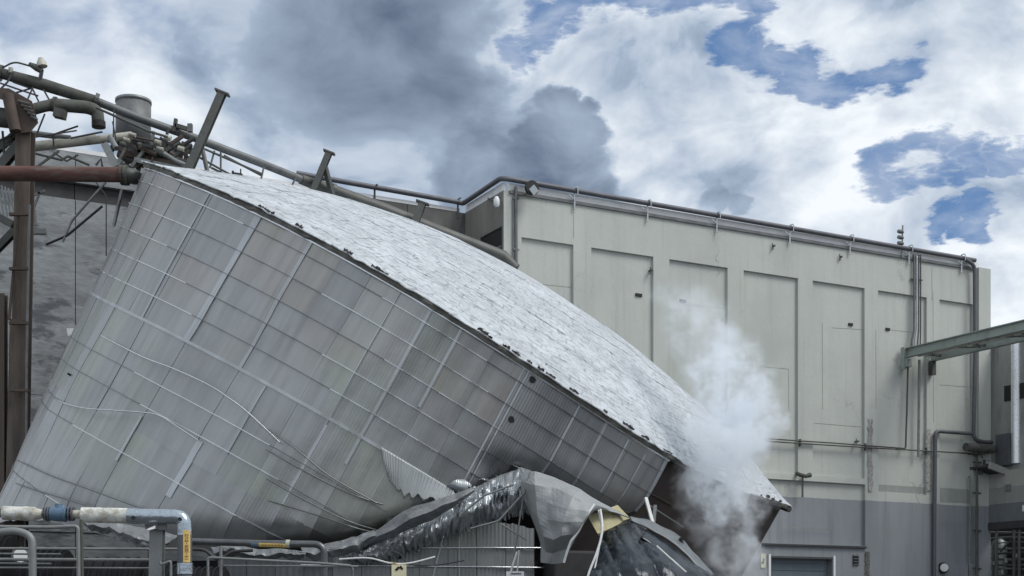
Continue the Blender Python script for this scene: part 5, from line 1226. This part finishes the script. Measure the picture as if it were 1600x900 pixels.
va = MB().tube([at(79, 803, ZF), at(84, 803, ZF), at(100, 803.5, ZF), at(105, 803.5, ZF)], [.075, .085, .088, .08], 14).build('valve', 'blue_paint', ip, smooth=True)
MB().tube([at(92, 797, ZF), at(92, 789, ZF)], [.055, .045], 12).build('bonnet', 'blue_paint', va, loc=ip.location, smooth=True)
MB().tube([at(91.5, 790, ZF), at(91.5, 787.5, ZF)], .045, 12).build('cap', 'blue_paint', va, loc=ip.location)
MB().tube([at(101, 803.5, ZF), at(103, 803.5, ZF)], .094, 14).build('rib', 'blue_paint', va, loc=ip.location)
for x in (68, 72, 76, 108, 113): MB().tube([at(x, 803, ZF), at(x + 2.2, 803, ZF)], .085 if x not in (68,) else .06, 14).build('flange', 'pipe_slate', ip)
for x in (74, 110):
    for q in range(6):
        a_ = q * math.pi / 3; o_ = Vector((0, math.cos(a_) * .07, math.sin(a_) * .07))
        MB().tube([at(x - 5, 803, ZF) + o_, at(x + 6, 803, ZF) + o_], .010, 6).build('bolt', 'steel_dark', ip)
seg(115, 803.5, 129, 804, .05, 'pale_pipe', 'pipe'); seg(128, 804.5, 202, 806, .090, 'white_lagging', 'lagging', wob=.06)
seg(200, 806, 216, 806.5, .092, 'foil', 'lagging')
seg(215, 806.5, 264, 807, .088, 'foil', 'lagging')
MB().tube([at(208, 809, ZF - .093), at(208, 809, ZF - .10)], .025, 10).build('hole', 'black', ip)
ep = arc_path([at(262, 807, ZF), at(287, 808, ZF), at(288.5, 836, ZF)], .2, 8)
el = MB().tube(ep, .088, 16).build('elbow', 'foil', ip, smooth=True)
MB().tube([at(281, 811, ZF - .09), at(281, 811, ZF - .105)], .022, 10).build('hole', 'black', el, loc=ip.location)
MB().tube([at(288.5, 835, ZF), at(288.5, 1010, ZF)], .086, 16).build('lagging', 'pipe_slate', ip, smooth=True)
P = []; n = 14
for j in range(n):
    y = 829 + (879 - 829) * j / (n - 1)
    for i in range(7):
        a_ = math.radians(2 + i * 9.5); P.append(at(288.5, y, ZF) + Vector((math.sin(a_) * .0895, -math.cos(a_) * .0895, 0)))
lb = MB().grid(P, 7, n, True).build('label_wrap', 'label_yellow', ip, smooth=True)
mb = MB()
rnd = random.Random(6)
marks = []
for j, ch in enumerate('IS-005-070'):
    yy = 874 - j * 4.1
    tg_ = Vector((math.cos(.5), math.sin(.5), 0)); c = at(288.5, yy, ZF) + Vector((math.sin(.5) * .0905, -math.cos(.5) * .0905, 0))
    strokes = {'I': [(0, 0, .020, .003)], '-': [(0, 0, .004, .008)], 'S': [(-.016, 0, .003, .008), (.016, 0, .003, .008), (0, 0, .003, .008), (.008, .008, .010, .002), (-.008, -.008, .010, .002)],
               '0': [(0, .009, .018, .0025), (0, -.009, .018, .0025), (.017, 0, .003, .009), (-.017, 0, .003, .009)], '5': [(-.016, 0, .003, .008), (.016, 0, .003, .008), (0, 0, .003, .008), (.008, .008, .010, .002), (-.008, -.008, .010, .002)], '7': [(0, .0, .018, .003), (.016, .003, .003, .009)]}[ch]
    for (x, z, a_, b_) in strokes: mb.box(c + tg_ * x + Vector((0, 0, z)), tg_ * a_, Vector((math.sin(.5), -math.cos(.5), 0)) * .0012, Vector((0, 0, b_)))
mb.build('lettering', 'black', ip)
MB().tube([at(289, 880, ZF), at(289, 897, ZF)], .094, 16).build('foil_wrap', 'foil', ip, smooth=True)
# pipe support trestle
ts_ = thing('pipe_support', 'weathered steel channel post holding up the foil pipe', 'support', (at(242, 900, 16.3).x, 16.3, 0))
MB().ibeam(Vector((at(240, 900, 16.25).x, 16.25, 0)), at(246, 828, 16.25), .15, .16, .02, up=(0, 1, 0)).build('post', 'steel_grey', ts_)
MB().box(at(244, 824, 16.2), Vector((.10, 0, 0)), Vector((0, .12, 0)), Vector((0, 0, .028))).build('saddle', 'steel_grey', ts_)
MB().box(at(254, 821, 16.05), Vector((.05, 0, 0)), Vector((0, .02, 0)), Vector((0, 0, .055))).build('gusset', 'pipe_grey', ts_)
MB().add([at(229, 828, 15.95), at(243, 822, 15.95), at(243, 826, 15.95), at(233, 829, 15.9)], [(0, 1, 2, 3)]).build('shim', 'lamp_white', ts_, solid=.01)
# black pipe going right
bp = thing('black_pipe', 'dark steel pipe running level then turning down at its right end', 'pipe', (at(500, 900, 17).x, 17, 0))
MB().tube(arc_path([at(296, 846, 17), at(400, 849, 17), at(507, 850.5, 17), at(506, 1010, 17)], .14, 8), .043, 14).build('pipe', 'black_pipe', bp, smooth=True)
for (x0, x1, m_) in [(393, 404, 'blue_paint'), (405, 450, 'label_yellow')]:
    P = []
    for j in range(2):
        x = (x0, x1)[j]
        for i in range(6):
            a_ = math.radians(-10 + i * 14); P.append(at(x, 846 + (x - 296) * .032, 17) + Vector((0, -math.cos(a_) * .0455, -math.sin(a_) * .0455)))
    MB().grid(P, 6, 2, True).build('label_wrap', m_, bp)
mb = MB()
for k in range(7):
    c = at(411 + k * 5, 851.8, 16.955); mb.box(c, Vector((.010, 0, 0)), Vector((0, .0015, 0)), Vector((0, 0, .003))).box(c + Vector((-.008, .0, .008)), Vector((.002, 0, 0)), Vector((0, .0013, 0)), Vector((0, 0, .006)))
mb.build('lettering', 'black', bp)
MB().tube([at(447, 849.5, 17), at(453, 849.8, 17)], .052, 12).build('coupling', 'pale_pipe', bp)
# handrails
def rail_set(name, label, z, posts, rails, m_='rail_grey', r=.021):
    o = thing(name, label, 'railing', (at(posts[0][0], 900, z).x, z, 0))
    for (x, yt) in posts: MB().tube([Vector((at(x, 900, z).x, z, 0)), at(x, yt, z)], r, 10).build('post', m_, o, smooth=True)
    for (x0, y0, x1, y1, rr) in rails: MB().tube([at(x0, y0, z), at(x1, y1, z)], rr, 8).build('rail', m_, o, smooth=True)
    return o
g = thing('guard_rail', 'grey handrail with upright post below the insulated pipe', 'railing', (at(124, 900, 15.6).x, 15.6, 0))
MB().tube(arc_path([at(-30, 823, 15.6), at(80, 824, 15.6), at(122, 822, 15.6), Vector((at(126, 900, 15.6).x, 15.6, 0))], .05), .022, 10).build('rail', 'rail_grey', g, smooth=True)
MB().tube([Vector((at(131, 900, 15.7).x, 15.7, 0)), at(127, 812, 15.7)], .022, 8).build('post', 'moss_steel', g, smooth=True)
for k, (y, x1, lb) in enumerate([(858, 300, 'upper thin pipe run crossing the dark gap under the tank'), (875, 240, 'middle thin pipe run crossing the dark gap under the tank'), (888, 250, 'lower thin pipe run crossing the dark gap under the tank'), (866, 95, 'faint pipe just under the upper thin run'), (881, 80, 'faint pipe just under the middle thin run')]):
    pipe('thin_pipe_run', lb, 'pipe', [at(-30, y - 1, 16.6 + .1 * k), at(x1, y, 16.6 + .1 * k)], [.016, .02, .013, .012, .012][k], 'rail_grey' if k < 2 else 'pipe_grey', seg=8, group='thin pipe runs')
pipe('curved_vent_pipe', 'thick weathered gooseneck pipe at the bottom left corner', 'pipe', [at(-40, 842, 15.2), at(0, 831, 15.2), at(28, 829, 15.2), at(50, 838, 15.2), at(51, 875, 15.2), Vector((at(52, 900, 15.2).x, 15.2, 0))], .042, 'rail_grey', .2, 12)
pipe('small_gooseneck', 'small bent pipe with hook beside the channel post', 'pipe', [Vector((at(268, 900, 15.9).x, 15.9, 0)), at(267, 876, 15.9), at(258, 880, 15.9), at(251, 882, 15.9), at(250, 877, 15.9)], .016, 'rail_grey', .06, 8)
g2 = thing('guard_rail', 'low handrail with two posts under the dark steel pipe', 'railing', (at(345, 900, 16.8).x, 16.8, 0))
MB().tube(arc_path([Vector((at(326, 900, 16.8).x, 16.8, 0)), at(325, 871, 16.8), at(346, 872, 16.8), at(500, 880, 16.8), at(548, 884, 16.8)], .04), .016, 8).build('rail', 'rail_grey', g2, smooth=True)
MB().tube([Vector((at(347, 900, 16.85).x, 16.85, 0)), at(345, 854, 16.85)], .020, 8).build('post', 'rail_grey', g2, smooth=True)
MB().tube([at(350, 884, 16.85), at(560, 885, 16.85)], .012, 8).build('rail', 'rail_grey', g2, smooth=True)
MB().tube(arc_path([at(535, 884, 16.9), at(551, 885, 16.9), Vector((at(553, 900, 16.9).x, 16.9, 0))], .05), .016, 8).build('rail', 'pipe_grey', g2, smooth=True)
pipe('dark_hose', 'dark hose looping under the tank edge beside the yellow label', 'hose', spline([at(298, 858, 17.6), at(320, 860, 17.6), at(335, 872, 17.6), at(350, 870, 17.6), at(365, 862, 17.6), at(395, 860, 17.6)], 6), .022, 'cable_dark', seg=8)
# pumps multiplied, enlarged and coloured near black as shade beneath the tank
for k, (px, w_, h_, Z, m_, lb) in enumerate([(-20, 1.0, 3.0, 21.5, 'gap_shade', 'dark pump set at the extreme left behind the gooseneck'), (75, .8, 2.75, 21.2, 'gap_shade', 'dark pump set seen between the gooseneck and the guard rail post'), (175, 1.2, 2.6, 20.8, 'gap_shade', 'dark pump set left of the channel post under the tank'), (268, .9, 2.5, 20.9, 'gap_shade', 'dark pump set behind the channel post under the tank'), (325, .7, 2.45, 20.6, 'gap_shade', 'dark pump set just right of the yellow label')]):
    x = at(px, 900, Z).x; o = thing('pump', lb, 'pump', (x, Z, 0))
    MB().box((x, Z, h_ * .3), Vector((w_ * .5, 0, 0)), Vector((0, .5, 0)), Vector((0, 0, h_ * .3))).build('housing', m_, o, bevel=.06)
    MB().tube([(x - w_ * .4, Z, h_ * .8), (x + w_ * .4, Z, h_ * .8)], h_ * .19, 16).build('motor', 'gap_shade', o, smooth=True)
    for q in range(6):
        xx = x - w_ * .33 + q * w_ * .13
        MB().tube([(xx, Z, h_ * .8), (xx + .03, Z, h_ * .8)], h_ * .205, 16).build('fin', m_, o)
ct = thing('round_gauge', 'small pale round disc seen through the rails at the left', 'gauge', at(32, 870, 17.2))
MB().tube([at(32, 868, 17.2), at(32, 868, 17.15)], .11, 18).build('disc', 'pipe_grey', ct)
MB().tube([at(32, 868, 17.15), at(32, 868, 17.13)], .085, 18).build('face', 'lamp_white', ct)

# ================================================================== STEAM
def steam():
    # puffs along the rising path
    sp = [(1150, 900, 25.6, .55), (1140, 850, 25.6, .72), (1130, 800, 25.6, .78), (1140, 755, 25.8, .84), (1142, 705, 26.0, .86), (1155, 660, 26.4, .92), (1165, 620, 26.7, .75), (1140, 575, 27.0, .85), (1115, 530, 27.5, .8), (1085, 495, 28.0, .8), (1065, 465, 28.5, .7), (1180, 790, 26.0, .42), (1088, 745, 25.7, .42), (1190, 690, 26.4, .35), (1125, 625, 26.6, .45)]
    dens = [.35, .5, .75, 1.2, 1.7, 1.9, 1.5, .6, .32, .20, .14, .4, .3, .9, .9]
    sp = [(x - 6, y, Z, r * .86) for x, y, Z, r in sp]
    import bmesh
    bm = bmesh.new()
    for (x, y, Z, r) in sp:
        c = at(x, y, Z); tmp = bmesh.ops.create_icosphere(bm, subdivisions=2, radius=r * 1.5)
        bmesh.ops.translate(bm, verts=tmp['verts'], vec=c)
    res = bmesh.ops.convex_hull(bm, input=list(bm.verts))
    bmesh.ops.delete(bm, geom=[g for g in res['geom_interior'] if isinstance(g, bmesh.types.BMVert)], context='VERTS')
    me = bpy.data.meshes.new('steam'); bm.to_mesh(me); bm.free()
    o = bpy.data.objects.new('steam', me); col.objects.link(o); o['kind'] = 'stuff'
    tag(o, 'white steam billowing up from the torn right end of the tank', 'steam')
    m = bpy.data.materials.new('steam_volume'); m.use_nodes = True; t = NT(m.node_tree); t.n.clear()
    outn = t.node('ShaderNodeOutputMaterial'); pv = t.node('ShaderNodeVolumePrincipled'); t.l.new(pv.outputs[0], outn.inputs['Volume'])
    pos = t.node('ShaderNodeNewGeometry').outputs['Position']
    wv = t.v('ADD', pos, t.v('SCALE', t.v('SUBTRACT', t.noise(pos, 1.15, 4, .62, out=1), (.5, .5, .5)), scale=1.7))
    acc = None
    for (x, y, Z, r), d in zip(sp, dens):
        dist = t.v('DISTANCE', wv, tuple(at(x, y, Z)))
        g = t.ramp(dist, r * 1.25, r * .25, 0.0, d)
        acc = g if acc is None else t.m('MAXIMUM', acc, g)
    n = t.noise(wv, 1.9, 4, .62)
    dn = t.m('MULTIPLY', acc, t.ramp(n, .42, .60, .02, 1.9))
    t.l.new(t.m('MULTIPLY', dn, 3.3), pv.inputs['Density'])
    pv.inputs['Color'].default_value = (.93, .965, 1, 1); pv.inputs['Anisotropy'].default_value = .2
    me.materials.append(m)
steam()
